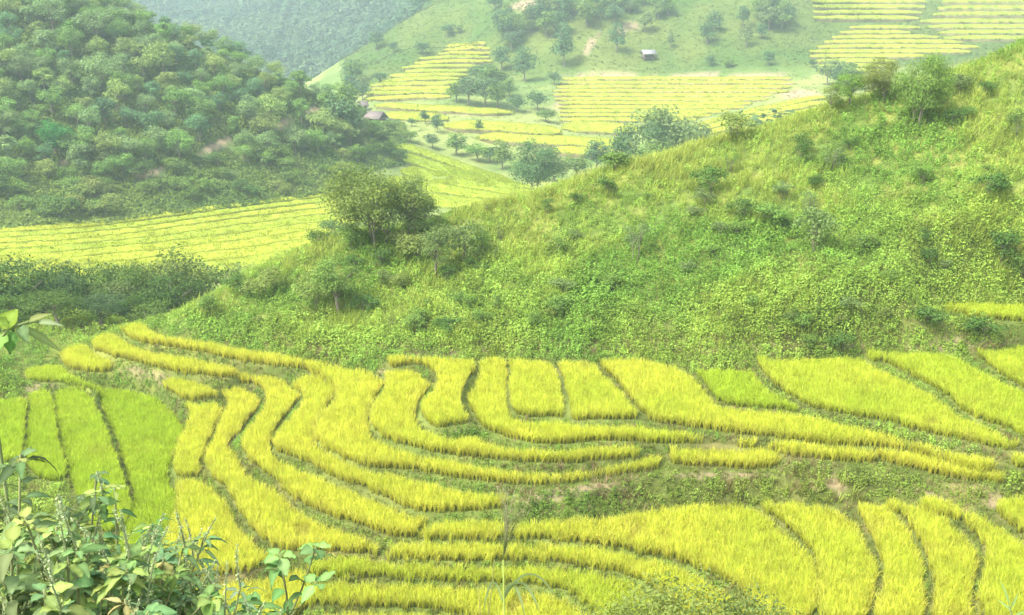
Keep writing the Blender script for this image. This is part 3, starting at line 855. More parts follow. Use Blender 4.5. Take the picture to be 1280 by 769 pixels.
def tree_meshes(name, seed, H, W, base=.28, lobes=12, leaves=1500, L=.3, lobe_r=.3, asp=.6, trunk_r=.025, flat=.9, stems=1):
    """one trunk mesh (with limbs) and one crown mesh of separate leaves in uneven clumps"""
    r = np.random.default_rng(seed); tg, cg = Geo(), Geo()
    cz = H * (base + (1 - base) * .5); ch = H * (1 - base) * .5
    cen = []
    for k in range(lobes):
        for _ in range(40):
            d = r.normal(size=3); d /= np.linalg.norm(d); d *= r.uniform(.35, .8)
            c = np.array([d[0] * W / 2, d[1] * W / 2, cz + d[2] * ch * flat])
            if all(np.linalg.norm(c - q[0]) > W * lobe_r * .55 for q in cen):
                break
        cen.append((c, W * lobe_r * r.uniform(.65, 1.2)))
    for s in range(stems):
        off = np.array([r.normal(0, W * .05), r.normal(0, W * .05), 0]) if stems > 1 else np.zeros(3)
        lean = r.normal(0, .05, 2) * H + off[:2] * 2
        top = np.array([lean[0], lean[1], H * (base + (1 - base) * .55)])
        tt = np.linspace(0, 1, 7)[:, None]
        spine = off * (1 - tt) + top * tt + np.concatenate([np.sin(tt * 5 + seed) * H * .012, np.cos(tt * 4 + seed) * H * .012, tt * 0], 1) * tt
        spine[0, 2] = -.15
        tube(tg, spine, H * trunk_r * (1 - .7 * tt[:, 0]) * (1.25 if stems == 1 else .7), BARK_C * r.uniform(.8, 1.2), 7)
        mine = cen[s::stems]
        for c, q in mine:
            f = np.clip((c[2] * .62) / top[2], .25, .95); st = off * (1 - f) + top * f; st[2] = top[2] * f
            mid = (st + c) / 2 + np.array([0, 0, H * .02]) + r.normal(0, H * .012, 3)
            tube(tg, [st, mid, c + r.normal(0, .02, 3) * H], [H * trunk_r * .45, H * trunk_r * .3, H * trunk_r * .12], BARK_C * r.uniform(.8, 1.2), 5)
    tot = sum(q ** 2 for _, q in cen)
    for c, q in cen:
        n = int(leaves * q * q / tot); d = r.normal(size=(n, 3)); d /= np.linalg.norm(d, axis=1, keepdims=True)
        d[:, 2] = np.where(d[:, 2] < -.35, -d[:, 2], d[:, 2])
        rad = q * (r.random(n) ** .4) * (1 + .25 * np.sin(d[:, 0] * 5 + seed) * np.cos(d[:, 1] * 6 + c[0]))
        pos = c + d * rad[:, None] * np.array([1, 1, .8])
        tone = (r.uniform(.85, 1.15) * r.uniform(.7, 1.3, (n, 1))) * (1 + r.normal(0, .05, (n, 3)))
        rhombi(cg, pos, d * .8 + np.array([0, 0, .5]) + r.normal(0, .5, (n, 3)), L * r.uniform(.6, 1.3, n), asp, np.ones((n, 3)) * tone, r)
    return dict(H=H, W=W, trunk=tg.mesh(name + '_trunk', True), crown=cg.mesh(name + '_crown'))


for_t = [tree_meshes('forest_tree', 400 + k, 6.2, (5.6, 4.6, 6.4, 5.0, 4.0, 5.8, 5.2, 3.6)[k], (.14, .08, .18, .1, .06, .15, .2, .1)[k], (12, 9, 15, 11, 8, 13, 10, 9)[k], 2300, .3, (.27, .3, .22, .28, .33, .25, .24, .3)[k]) for k in range(8)]
near_t = [tree_meshes('spreading_tree', 420 + k, 5.6, 6.6, .06, 28, 12500, .17, .2, asp=.52, trunk_r=.02, stems=3) for k in range(2)]
gul_t = [tree_meshes('gully_tree', 430 + k, 5, 3.9, .08, 15, 4200, .15, .25) for k in range(4)]
shr_b = [tree_meshes('shrub', 440 + k, 2.0, 1.9, .08, 9, 1100, .13, .28, stems=4, trunk_r=.014) for k in range(5)]
thin_b = [tree_meshes('slender_shrub', 450 + k, 2.6, 1.4, .06, 12, 1000, .10, .24, asp=.4, stems=3, trunk_r=.012) for k in range(3)]
val_t = [tree_meshes('valley_tree', 436 + k, 6, 5.2, .04, 22, 7500, .19, .22, trunk_r=.014, stems=2) for k in range(3)]
far_t = [tree_meshes('valley_tree', 460 + k, 7, 6.2, .16, 11, 900, .62, .3) for k in range(5)]


def put(kinds, x, y, s, tint, name, label, cat, group=None, sx=1., yaw=None, z=None, parts=('trunk', 'crown')):
    k = kinds[int(rng.integers(0, len(kinds)))]
    root = bpy.data.objects.new(name, None); COL.objects.link(root)
    zz = float(height(np.array([x]), np.array([y]))[0]) if z is None else z
    root.location = (x, y, zz - .05); root.rotation_euler = (0, 0, rng.uniform(0, 6.28) if yaw is None else yaw)
    root.scale = (s * sx, s * sx, s)
    root['label'] = label; root['category'] = cat
    if group:
        root['group'] = group
    t = link(parts[0], k['trunk'], M_BARK, root); c = link(parts[1], k['crown'], M_LEAF, root)
    c.color = (*tint, 1)
    return root


TINTS = {'mid green': (.18, .295, .06), 'dusty grey green': (.20, .285, .09), 'olive': (.24, .31, .075), 'dark green': (.11, .205, .045), 'fresh green': (.2, .35, .06), 'bluish green': (.12, .22, .08)}


def tint(nm, v=.12):
    k = rng.uniform(1 - v, 1 + v); return tuple(float(c * k * rng.uniform(.96, 1.04)) for c in TINTS[nm])


def forest():
    pts = []
    tries = 0
    while len(pts) < 285 and tries < 60000:
        tries += 1
        px = rng.uniform(-60, 482); a = math.atan((px - 640) / F_PX); r = math.sqrt(rng.uniform(164 ** 2, 250 ** 2))
        f0 = np.interp(px, [-60, 130, 280, 410, 480], [172, 178, 187, 200, 226])
        top = np.interp(px, [-60, 0, 130, 205, 280, 350, 420, 480], [255, 252, 236, 228, 224, 222, 222, 232])
        if r < f0 or r > top:
            continue
        x, y = r * math.sin(a), r * math.cos(a)
        if fbm(np.array([x / 14]), np.array([y / 14]))[0] < .36 and r < f0 + 30:
            continue
        zz = float(height(np.array([x]), np.array([y]))[0]); u_, v_ = project(x, y, zz)
        if earth_cut(np.array([u_]), np.array([v_]), 1.1, 30.)[0]:
            continue
        if any((x - q[0]) ** 2 + (y - q[1]) ** 2 < (2.7 + .9 * q[2]) ** 2 for q in pts):
            continue
        pts.append((x, y, rng.random()))
    for x, y, u in pts:
        nm = ['mid green', 'dusty grey green', 'olive', 'bluish green'][int(rng.choice(4, p=[.34, .3, .22, .14]))]
        put(for_t, x, y, rng.uniform(.55, .95) * (1.25 if rng.random() < .12 else 1), tuple(v * q for v, q in zip(tint(nm, .16), (1.22, 1.3, 1.4))), 'forest_tree', f'{nm} bushy tree in the close forest on the shaded hill beside the valley', 'tree', 'trees of the forested hill', rng.uniform(.9, 1.2))


forest()
for _ in range(60):                                    # scrub between the forest and the field below it
    px = rng.uniform(-20, 470); a = math.atan((px - 640) / F_PX)
    r = np.interp(px, [-300, 0, 130, 280, 410, 480], [160, 160, 166, 176, 188, 212]) + rng.uniform(0, 14)
    nm = ['mid green', 'olive', 'dark green'][int(rng.choice(3, p=[.5, .25, .25]))]
    put(shr_b, r * math.sin(a), r * math.cos(a), rng.uniform(.9, 1.9), tint(nm), 'shrub', f'{nm} scrub bush between the forested hill and the yellow field', 'shrub', 'scrub at the foot of the forested hill', rng.uniform(1., 1.6))


def at_px(px, py, d=None):
    if d is None:
        x, y, z, r, ok = hit(px, py); return float(x[0]), float(y[0]), float(r[0])
    a, _ = az_tan(px, py); return d * math.sin(float(a)), d * math.cos(float(a)), d


def plant_tree(px, py, hpx, tn, kinds, name, label, cat='tree', group=None, d=None, sx=1., dk=1.):
    x, y, r = at_px(px, py, d)
    z = float(height(np.array([x]), np.array([y]))[0])
    if d is not None:                                   # foot out of sight: the top is what the picture gives
        _, t = az_tan(px, py - hpx); H = float(t) * r - z
    else:
        H = hpx * math.hypot(r, z) / F_PX
    s = H / kinds[0]['H']
    put(kinds, x, y, s, tuple(v * dk for v in tint(tn, .06)), name, label, cat, group, sx)


G_R = 'trees along the crest of the grassy hill'
plant_tree(466, 308, 110, 'olive', near_t[:1], 'spreading_tree', 'wide spreading green tree with bare forked trunks on the low crest before the valley field', group=G_R, sx=.98, dk=.9)
plant_tree(516, 300, 86, 'dusty grey green', near_t[1:], 'spreading_tree', 'grey green tree crowding against the wide spreading tree on the low crest', group=G_R, sx=.7)
plant_tree(398, 308, 26, 'dark green', shr_b, 'shrub', 'dark low shrub at the foot of the wide spreading tree', 'shrub', sx=1.5)
plant_tree(1148, 160, 92, 'mid green', near_t[:1], 'spreading_tree', 'tallest pale leaved tree on the crest of the grassy hill', group=G_R, sx=.66, dk=1.2)
plant_tree(1100, 128, 55, 'olive', near_t[1:], 'spreading_tree', 'low olive tree leaning against the tallest tree on the crest', group=G_R, sx=.85)
plant_tree(1060, 138, 52, 'fresh green', gul_t, 'young_tree', 'thin light green young tree on the crest beside the yellow far field', group=G_R, sx=1.0)
plant_tree(1038, 142, 38, 'olive', gul_t, 'young_tree', 'small loose crowned young tree at the end of the row on the crest', group=G_R, sx=.9)
plant_tree(1200, 120, 28, 'dusty grey green', shr_b, 'shrub', 'grey green shrub just behind the tallest tree on the crest', 'shrub', sx=1.2)
plant_tree(917, 176, 42, 'olive', shr_b, 'shrub', 'spiky olive bush standing alone on the hill crest before the yellow field', 'shrub', sx=1.3)
for px, py, h, tn, kd, lab, sx in (
        (1000, 197, 32, 'dark green', shr_b, 'small dark round shrub below the spiky olive bush on the grassy hill', 1.0),
        (912, 219, 38, 'mid green', thin_b, 'upright green shrub on the grassy hill beneath the crest bush', 1.0),
        (886, 243, 42, 'dark green', shr_b, 'dark shrub in a cluster on the middle of the grassy hill', 1.1),
        (882, 262, 30, 'dusty grey green', shr_b, 'greyish shrub under the dark cluster on the middle of the grassy hill', 1.1),
        (926, 276, 34, 'dark green', shr_b, 'dark green shrub beside a wider twin on the middle of the grassy hill', 1.1),
        (963, 286, 38, 'mid green', shr_b, 'wide green shrub touching a darker twin on the middle of the grassy hill', 1.3),
        (1018, 318, 62, 'dusty grey green', shr_b, 'large grey green bush with a dark gap on the middle of the grassy hill', .95),
        (1012, 268, 40, 'dusty grey green', thin_b, 'faint grey shrub up slope of the large grey green bush', 1.2),
        (1040, 215, 40, 'dusty grey green', thin_b, 'pale silvery bush below the crest row of trees', 1.5),
        (795, 326, 68, 'dusty grey green', thin_b, 'tall pale grey plume-like shrub alone on the grassy hill', 1.0),
        (1236, 250, 42, 'dark green', shr_b, 'round dark shrub high on the steep right shoulder of the hill', 1.1),
        (1152, 232, 30, 'mid green', shr_b, 'low green shrub below the tallest crest tree', 1.1),
        (1192, 160, 24, 'dark green', shr_b, 'small dark shrub just under the tallest crest tree', 1.3),
        (1208, 150, 20, 'mid green', shr_b, 'tiny green shrub up slope of the tallest crest tree', 1.3),
        (1252, 330, 42, 'dark green', shr_b, 'dark shrub above the thin terrace cut into the hill', 1.0),
        (1276, 350, 34, 'mid green', shr_b, 'green shrub at the photo edge above the thin terrace cut into the hill', 1.0),
        (1270, 162, 26, 'mid green', shr_b, 'green shrub at the photo edge near the top of the hill', 1.0),
        (760, 245, 28, 'dark green', shr_b, 'dark small shrub breaking the lower crest line of the grassy hill', 1.1),
        (424, 398, 88, 'mid green', gul_t, 'big dense bush with a shadowed side above the terraces', 1.05),
        (395, 388, 48, 'olive', shr_b, 'olive bush joined to the big dense bush above the terraces', 1.2),
        (455, 394, 34, 'dark green', shr_b, 'dark bush at the skirt of the big dense bush', 1.3),
        (545, 350, 76, 'dusty grey green', gul_t, 'brownish grey bush with bare stems at mid slope', .85),
        (580, 332, 58, 'dusty grey green', shr_b, 'grey leaved bush beside the one with bare stems', 1.0),
        (520, 330, 52, 'olive', shr_b, 'reddish olive bush under the spreading tree', 1.0),
        (602, 318, 30, 'mid green', shr_b, 'small green bush at mid slope right of the grey ones', 1.1),
        (478, 335, 26, 'dark green', shr_b, 'low dark bush under the wide spreading tree', 1.4),
        (548, 282, 24, 'olive', thin_b, 'thin olive shrub on the low crest against the valley field', 1.0),
        (608, 268, 22, 'olive', thin_b, 'wispy olive shrub on the crest line against the valley field', 1.0),
        (440, 312, 34, 'mid green', shr_b, 'green bush under the trunk of the wide spreading tree', 1.5),
        (505, 316, 36, 'olive', shr_b, 'olive bush filling the gap below the two crest trees', 1.4),
        (418, 300, 30, 'dark green', shr_b, 'dark bush on the valley side of the wide spreading tree', 1.5),
        (330, 372, 40, 'olive', shr_b, 'yellowish bush on the left end of the hill', 1.3),
        (296, 366, 26, 'dark green', shr_b, 'small dark bush where the hill meets the gully trees', 1.2),
        (262, 395, 30, 'mid green', shr_b, 'green bush at the tip of the uppermost terrace', 1.2),
        (1050, 442, 32, 'dark green', shr_b, 'dark bush rooted in the bare bank at the hill foot', 1.1),
        (1010, 436, 22, 'mid green', shr_b, 'small bush on the bare bank at the hill foot', 1.3),
        (1160, 408, 28, 'dark green', shr_b, 'dark bush just under the thin terrace cut into the hill', 1.6),
        (1230, 418, 26, 'dark green', shr_b, 'dark hedge-like bush directly below the thin terrace cut into the hill', 1.9),
        (700, 395, 30, 'mid green', shr_b, 'leafy bush low on the hill above the square paddy', 1.5),
        (560, 418, 28, 'dark green', shr_b, 'dark leafy bush at the hill foot above the S-shaped paddy', 1.6),
        (520, 415, 26, 'mid green', shr_b, 'leafy bush at the hill foot near the brown bank', 1.6)):
    plant_tree(px, py, h, tn, kd, 'shrub' if h < 80 else 'bush', lab, 'shrub', 'shrubs of the grassy hill', sx=sx, dk=1.)
for _ in range(64):
    px = rng.uniform(300, 1285); yr = np.interp(px, [220, 400, 560, 760, 1000, 1290], [390, 312, 280, 225, 165, 70]); py = rng.uniform(yr + 12, 420)
    tn = ['mid green', 'dark green', 'dusty grey green', 'olive'][int(rng.choice(4, p=[.4, .2, .2, .2]))]
    x, y, r = at_px(px, py)
    put(shr_b + thin_b[:1], x, y, rng.uniform(.3, .6), tint(tn), 'shrub', f'small {tn} shrub among the weeds of the grassy hill', 'shrub', 'small shrubs among the weeds', rng.uniform(.9, 1.4))

G_G = 'trees of the dark gully beside the terraces'
for px, py, h, d, tn, lab, sx in (
        (30, 420, 108, 74, 'dark green', 'dark bushy tree at the photo edge in the gully', 1.1), (70, 420, 86, 76, 'bluish green', 'dense bluish tree in the gully second from the photo edge', 1.1),
        (58, 420, 104, 82, 'mid green', 'tree with a thin raised top behind the dense bluish one in the gully', .7), (95, 418, 112, 80, 'dark green', 'narrow pointed tree standing up from the gully thicket', .55),
        (112, 415, 80, 78, 'mid green', 'mid green round tree in the middle of the gully thicket', 1.1), (140, 412, 70, 77, 'dusty grey green', 'grey tinged tree of the gully thicket with brownish twigs', 1.1),
        (150, 410, 88, 84, 'dark green', 'dark round topped tree against the yellow valley field', .8), (172, 405, 82, 78, 'mid green', 'bright sided tree before the broad gully tree', .8),
        (196, 398, 84, 80, 'olive', 'broad olive tree at the inner end of the gully', 1.15), (238, 388, 84, 82, 'mid green', 'open branched tree rising at the inner end of the gully', .95),
        (218, 392, 60, 75, 'dark green', 'dark low tree under the open branched one', 1.3), (20, 430, 66, 70, 'mid green', 'low leafy tree at the photo edge below the dark gully tree', 1.5),
        (-8, 420, 80, 73, 'bluish green', 'bluish tree cut by the photo edge in the gully', 1.2), (95, 425, 58, 71, 'dark green', 'dark bush filling the gully bottom', 1.7), (150, 418, 46, 71, 'bluish green', 'shadowed bush at the deepest part of the gully', 1.8),
        (190, 408, 34, 68, 'mid green', 'light green bush at the head of the uppermost terrace', 1.8), (20, 414, 62, None, 'dark green', 'leafy bush at the photo edge on the rim of the gully', 1.6), (75, 412, 50, None, 'mid green', 'wide bush on the rim of the gully below the dense bluish tree', 1.7), (128, 410, 46, None, 'bluish green', 'dark bush on the rim of the gully above the slim paddies', 1.7),
        (164, 402, 36, None, 'dark green', 'small bush on the rim of the gully behind the uppermost terrace', 1.6), (178, 390, 58, 90, 'dark green', 'slim dark tree between two rounder trees of the gully', .8)):
    plant_tree(px, py, h, tn, gul_t, 'gully_tree', lab, 'tree', G_G, d=d, sx=sx, dk=.72)

G_V = 'trees of the valley floor'
plant_tree(668, 228, 58, 'bluish green', val_t, 'valley_tree', 'round dark tree standing above the valley hedge', group=G_V, d=172, sx=.95)
plant_tree(800, 215, 78, 'bluish green', val_t, 'valley_tree', 'tall bluish tree by the yellow field behind the crest', group=G_V, d=180, sx=.85)
plant_tree(842, 205, 86, 'dusty grey green', val_t, 'valley_tree', 'greyish thin crowned tree behind the tall bluish one', group=G_V, d=186, sx=.9)
plant_tree(835, 215, 50, 'mid green', val_t, 'valley_tree', 'round mid green tree below the greyish thin crowned one', group=G_V, d=170, sx=1.2)
plant_tree(868, 190, 40, 'bluish green', val_t, 'valley_tree', 'small bluish tree right of the greyish one behind the crest', group=G_V, d=190, sx=1.)
plant_tree(990, 160, 18, 'bluish green', shr_b, 'bush', 'flat bluish bush in the yellow field behind the crest', 'shrub', d=200, sx=2.)
for i, (px, py, h, tn, sx) in enumerate(((512, 178, 18, 'mid green', 1.3), (540, 186, 20, 'bluish green', 1.1), (570, 194, 26, 'mid green', 1.4), (598, 202, 26, 'fresh green', 1.4), (628, 212, 34, 'mid green', 1.1),
                                         (612, 204, 22, 'bluish green', 1.2), (692, 226, 30, 'dusty grey green', 1.5), (722, 226, 34, 'mid green', 1.3), (745, 214, 36, 'bluish green', 1.2), (768, 214, 30, 'mid green', 1.4), (650, 218, 20, 'mid green', 1.4))):
    plant_tree(px, py, h, tn, far_t, 'hedge_tree', ['lowest', 'second', 'third', 'fourth', 'fifth', 'sixth', 'seventh', 'eighth', 'ninth', 'tenth', 'last'][i] + f' {tn} bush along the hedge that borders the middle valley field', 'tree', 'hedge beside the middle valley field', sx=sx)
for px, py, h, tn, lab, sx in (
        (486, 172, 22, 'mid green', 'bush on the corner of the bright valley field near the pinkish roof', 1.4), (515, 158, 12, 'bluish green', 'smallest of three trees on the pale middle fields', 1.),
        (532, 155, 18, 'bluish green', 'middle one of three trees on the pale middle fields', .9), (547, 166, 24, 'bluish green', 'tallest of three trees on the pale middle fields', .8),
        (599, 166, 16, 'dark green', 'lone small tree on a grey mound in the pale middle fields', .9),
        (585, 132, 38, 'bluish green', 'bluish tree at the left of the big copse in the middle fields', 1.), (606, 134, 44, 'bluish green', 'largest tree of the big copse in the middle fields', 1.), (622, 136, 34, 'mid green', 'green tree at the right of the big copse in the middle fields', 1.),
        (570, 128, 26, 'mid green', 'low tree at the left skirt of the big copse', 1.2), (646, 140, 22, 'bluish green', 'round tree right of the big copse', 1.2), (672, 138, 26, 'bluish green', 'round tree nearest the striped terraces', 1.1), (682, 152, 18, 'mid green', 'low bush at the corner of the striped terraces', 1.5),
        (627, 88, 30, 'bluish green', 'left tree of the pair on the slope above the copse', 1.), (656, 102, 40, 'bluish green', 'right and larger tree of the pair on the slope above the copse', .9), (640, 62, 28, 'bluish green', 'bluish tree in the wood above the pair on the slope', 1.2),
        (705, 82, 44, 'bluish green', 'tree with a forked crown below the reddish path', .8), (693, 106, 18, 'bluish green', 'small tree by the upper corner of the striped terraces', 1.2), (770, 66, 34, 'bluish green', 'tree beside the small grey roofed hut', .8),
        (806, 40, 26, 'dusty grey green', 'greyish tree up slope of the grey roofed hut', 1.), (838, 60, 20, 'dusty grey green', 'thin dead looking tree right of the grey roofed hut', .6), (884, 56, 28, 'bluish green', 'round tree in the middle of the far green slope', 1.),
        (892, 40, 24, 'bluish green', 'tree just above the round one on the far green slope', 1.), (932, 58, 28, 'dusty grey green', 'pale tree left of the upper wood on the far slope', .8), (928, 34, 26, 'bluish green', 'tree above the pale one on the far slope', .8),
        (888, 82, 12, 'bluish green', 'small bush low on the far green slope', 1.4), (912, 84, 9, 'mid green', 'flat bush low on the far green slope', 2.), (960, 82, 18, 'bluish green', 'small tree low on the far green slope', 1.), (1016, 84, 10, 'bluish green', 'bush at the corner of the hazy far terraces', 1.3),
        (470, 62, 24, 'bluish green', 'dark tree on the left shoulder of the far slope', 1.1), (492, 66, 14, 'bluish green', 'small tree beside the dark one on the left shoulder', 1.2), (528, 68, 18, 'bluish green', 'round tree above the yellow tongue of fields', 1.2), (474, 104, 16, 'bluish green', 'round tree at the start of the yellow tongue of fields', 1.3),
        (560, 46, 18, 'bluish green', 'tree at the head of the yellow tongue of fields', 1.), (574, 42, 12, 'mid green', 'small tree at the head of the yellow tongue of fields', 1.)):
    plant_tree(px, py, h, tn, far_t, 'valley_tree', lab, 'tree', 'trees of the middle fields and far slope', sx=sx)
k = 0
for cx, cy, sx_, sy_, n in ((690, 18, 60, 14, 20), (660, 40, 34, 14, 12), (780, 10, 40, 10, 12), (968, 22, 24, 24, 14), (830, 18, 18, 10, 6), (620, 112, 26, 10, 6), (735, 24, 30, 10, 8), (445, 120, 22, 20, 8), (1050, 110, 22, 8, 6), (440, 160, 20, 14, 6)):
    for _ in range(n):
        px, py = rng.normal(cx, sx_ * .55), rng.normal(cy, sy_ * .6)
        if py < -18:
            continue
        x, y, r = at_px(px, py)
        if r > 600 or r < 150:
            continue
        tn = ['bluish green', 'mid green', 'dusty grey green'][int(rng.choice(3, p=[.5, .3, .2]))]
        put(far_t, x, y, rng.uniform(.6, 1.2), tint(tn), 'valley_tree', f'{tn} tree in the hazy woods of the far slope', 'tree', 'trees of the far slope woods', rng.uniform(.9, 1.2))
for px, py, h, tn in ((466, 176, 26, 'mid green'), (478, 186, 26, 'dark green'), (490, 196, 24, 'mid green'), (500, 206, 22, 'dark green'), (448, 206, 30, 'mid green'), (430, 226, 26, 'olive')):
    plant_tree(px, py, h, tn, for_t, 'forest_tree', f'{tn} low tree at the end of the forested hill by the bright valley field', 'tree', 'trees of the forested hill', sx=1.2)
bright = at_px(70, 196)
put(for_t, bright[0], bright[1], .95, (.055, .26, .05), 'forest_tree', 'single vivid green tree standing out in the dusty forest', 'tree', None, 1.0)


def mountain_forest():
    x, y, r = rnd_sector(17000, -24, -1, 470, 1150)
    z = height(x, y); px, py = project(x, y, z)
    k = np.nonzero((py < 150) & (py > -60) & (px < 560) & (px > 60))[0]; x, y, z = x[k], y[k], z[k]; n = len(k)
    n2 = fbm(x / 60 + 5, y / 60)
    m = rng.random(n) < sstep(.25, .45, n2) * .9 + .1
    x, y, z, n2 = x[m], y[m], z[m], n2[m]; n = len(x)
    col = (np.array([.08, .165, .07]) * (1 - sstep(.35, .65, n2)[:, None]) + np.array([.14, .22, .09]) * sstep(.35, .65, n2)[:, None]) * rng.uniform(.8, 1.2, (n, 1))
    pr = [weed_proto(600 + i, 60, 1.5, 3.6, 6.5, .7) for i in range(5)]
    V, T, Cc = bake(pr, rng.integers(0, 5, n), np.stack([x, y, z - .5], 1), rng.uniform(0, 6.28, n), rng.uniform(.7, 1.3, n), col)
    link('distant_forest', mk_mesh('distant_forest', V, T, Cc), M_LEAF, kind='stuff', label='blue hazy forest covering the distant mountain', category='forest')


mountain_forest()

# ------------------------------------------------------------------ terraced fields of the valley and the far slopes
ORD = ['first', 'second', 'third', 'fourth', 'fifth', 'sixth', 'seventh', 'eighth', 'ninth', 'tenth', 'eleventh', 'twelfth', 'thirteenth', 'fourteenth', 'fifteenth']
CLUMP = [tuft_proto(500 + k, 7, .22, (.8, .8, .75), (1.1, 1.08, 1.0), .5, .4, .28) for k in range(8)]


TAPER = 26.


def strip(xs, yf, yn, label, group, ripe, bank, h, flat=.4, cell=.55):
    """one cropped step: a level-ish bed of rice over a short bank down to the next step"""
    n = len(xs); yf = np.asarray(yf, float); yn = np.asarray(yn, float)
    e0, e1 = (xs - xs[0]) / TAPER, (xs[-1] - xs) / TAPER                    # the ends round off
    tp = np.sqrt(np.clip(1 - (1 - np.clip(np.minimum(e0 if xs[0] > 5 else 9, e1 if xs[-1] < 1275 else 9), 0, 1)) ** 2, .02, 1)); mid = .4 * yf + .6 * yn
    yf, yn = mid + (yf - mid) * tp, mid + (yn - mid) * tp
    fx, fy, fz, fr, _ = hit(xs, yf, 100); gx_, gy_, gz, gr, _ = hit(xs, yn, 100)
    ker = np.ones(5) / 5
    def sm(a):
        return np.convolve(np.pad(a, 2, mode='edge'), ker, 'valid')
    fr, gr = sm(fr), np.minimum(sm(gr), sm(fr) - .4)
    a, _ = az_tan(xs, .5 * (np.asarray(yf) + np.asarray(yn)))
    F = np.stack([fr * np.sin(a), fr * np.cos(a)], 1); G = np.stack([gr * np.sin(a), gr * np.cos(a)], 1)
    fz, gz = sm(height(F[:, 0], F[:, 1])), sm(height(G[:, 0], G[:, 1]))
    tz, bz = fz + h, gz + flat * np.maximum(fz - gz, 0) + h
    ctr = np.array([F[:, 0].mean(), F[:, 1].mean(), fz.mean()])
    root = link('rice_terrace', None, label=label, category='rice paddy', group=group); root.location = ctr
    # bed: far skirt, top, front bank
    m = 5; ts = np.linspace(0, 1, m)
    V, Cc = [], []
    nb = fbm(F[:, 0] / 5, F[:, 1] / 5)[:, None]
    cr = (np.array([.18, .29, .025]) * (1 - ripe) + np.array([.34, .355, .035]) * ripe)
    bk = np.array(bank)[None] * (.75 + .5 * nb)
    rows = [np.concatenate([F, (fz - .3)[:, None]], 1)]; cols = [np.tile(bk.mean(0), (n, 1))]
    for t in ts:
        Pq = F * (1 - t) + G * t
        jit = (fbm(Pq[:, 0] / 1.3, Pq[:, 1] / 1.3) - .5) * .35
        rows.append(np.concatenate([Pq, (tz * (1 - t) + bz * t + jit - .12)[:, None]], 1)); cols.append(cr[None] * (.85 + .3 * fbm(Pq[:, 0] / 2, Pq[:, 1] / 2)[:, None]))
    dirn = (G - F) / np.maximum(np.linalg.norm(G - F, axis=1, keepdims=True), .01)
    for w, f, cc in ((.05, .55, bk), (.25, 0., bk), (.3, -.6, bk)):
        Pq = G + dirn * w
        rows.append(np.concatenate([Pq, (gz - .1 + (bz - gz) * f)[:, None]], 1)); cols.append(cc if cc.shape[0] == n else np.tile(cc, (n, 1)))
    V = np.concatenate(rows) - ctr; Cc = np.concatenate(cols)
    i, j = np.meshgrid(np.arange(len(rows) - 1), np.arange(n - 1), indexing='ij'); q = (i * n + j).ravel()
    link('terrace_bank', mk_mesh('terrace_bank', V, np.stack([q, q + n, q + n + 1, q + 1], 1), Cc, True), M_BANK, root)
    # the standing rice
    wid = np.linalg.norm(F - G, axis=1); seg = np.linalg.norm(np.diff(F, axis=0), axis=1)
    area = float((.5 * (wid[1:] + wid[:-1]) * seg).sum()); N = int(min(9000, area / (cell * cell) * 1.5)) + 40
    wgt = np.concatenate([[0], np.cumsum(.5 * (wid[1:] + wid[:-1]) * seg)]); u = rng.random(N) * wgt[-1]
    s = np.interp(u, wgt, np.arange(n)); t = rng.random(N) * 1.0
    k = np.clip(s.astype(int), 0, n - 2); f = (s - k)[:, None]
    Fp = F[k] * (1 - f) + F[k + 1] * f; Gp = G[k] * (1 - f) + G[k + 1] * f
    Pq = Fp * (1 - t)[:, None] + Gp * t[:, None]
    zt = np.interp(s, np.arange(n), tz) * (1 - t) + np.interp(s, np.arange(n), bz) * t
    k2 = fbm(Pq[:, 0] / 9, Pq[:, 1] / 9); rp = np.clip(ripe + (k2 - .5) * .8, 0, 1)[:, None]
    col = (np.array([.22, .34, .025]) * (1 - rp) + np.array([.41, .425, .04]) * rp) * rng.uniform(.85, 1.15, (N, 1))
    pos = np.stack([Pq[:, 0], Pq[:, 1], zt - h * .9], 1) - ctr
    sc = np.stack([np.full(N, cell * 1.5)] * 2 + [h * rng.uniform(.8, 1.25, N)], 1)
    V, T, Cc = bake(CLUMP, rng.integers(0, 8, N), pos, rng.uniform(0, 6.28, N), sc, col)
    link('rice_crop', mk_mesh('rice_crop', V, T, Cc), M_RICE, root)


def field(keys, rows, place, group, ripe, bank, h, flat, cell, gap=.0, step=4, words='yellow green', lefts=None):
    xs_all = None
    n = len(rows) - 1
    for i in range(n):
        ka = [k for k, v in zip(keys, rows[i]) if v is not None]; va = [v for v in rows[i] if v is not None]
        vb = [v for v, q in zip(rows[i + 1], rows[i]) if q is not None]
        xs = np.arange(ka[0], ka[-1] + .1, step)
        if lefts:
            xs = xs[xs >= lefts[i]]
        def ev(v):
            v = np.array(v, float); y = np.interp(xs, ka, v); w = max(1, int(26 / step)); return np.convolve(np.pad(y, w, mode='edge'), np.ones(2 * w + 1) / (2 * w + 1), 'valid')
        a, b = ev(va), ev(vb)
        wob = (fbm(xs / 40. + i * 7.7, np.full(len(xs), i * 1.9)) - .5) * 1.6
        lab = f'{ORD[n - 1 - i]} {words} step counting up through {place}'
        if n == 1:
            lab = f'{words} step at {place}'
        strip(xs, a + wob * (i > 0), b + (fbm(xs / 40. + (i + 1) * 7.7, np.full(len(xs), (i + 1) * 1.9)) - .5) * 1.6 * (i < n - 1) - gap, lab, group, ripe + rng.uniform(-.12, .12), bank, h, flat, cell)


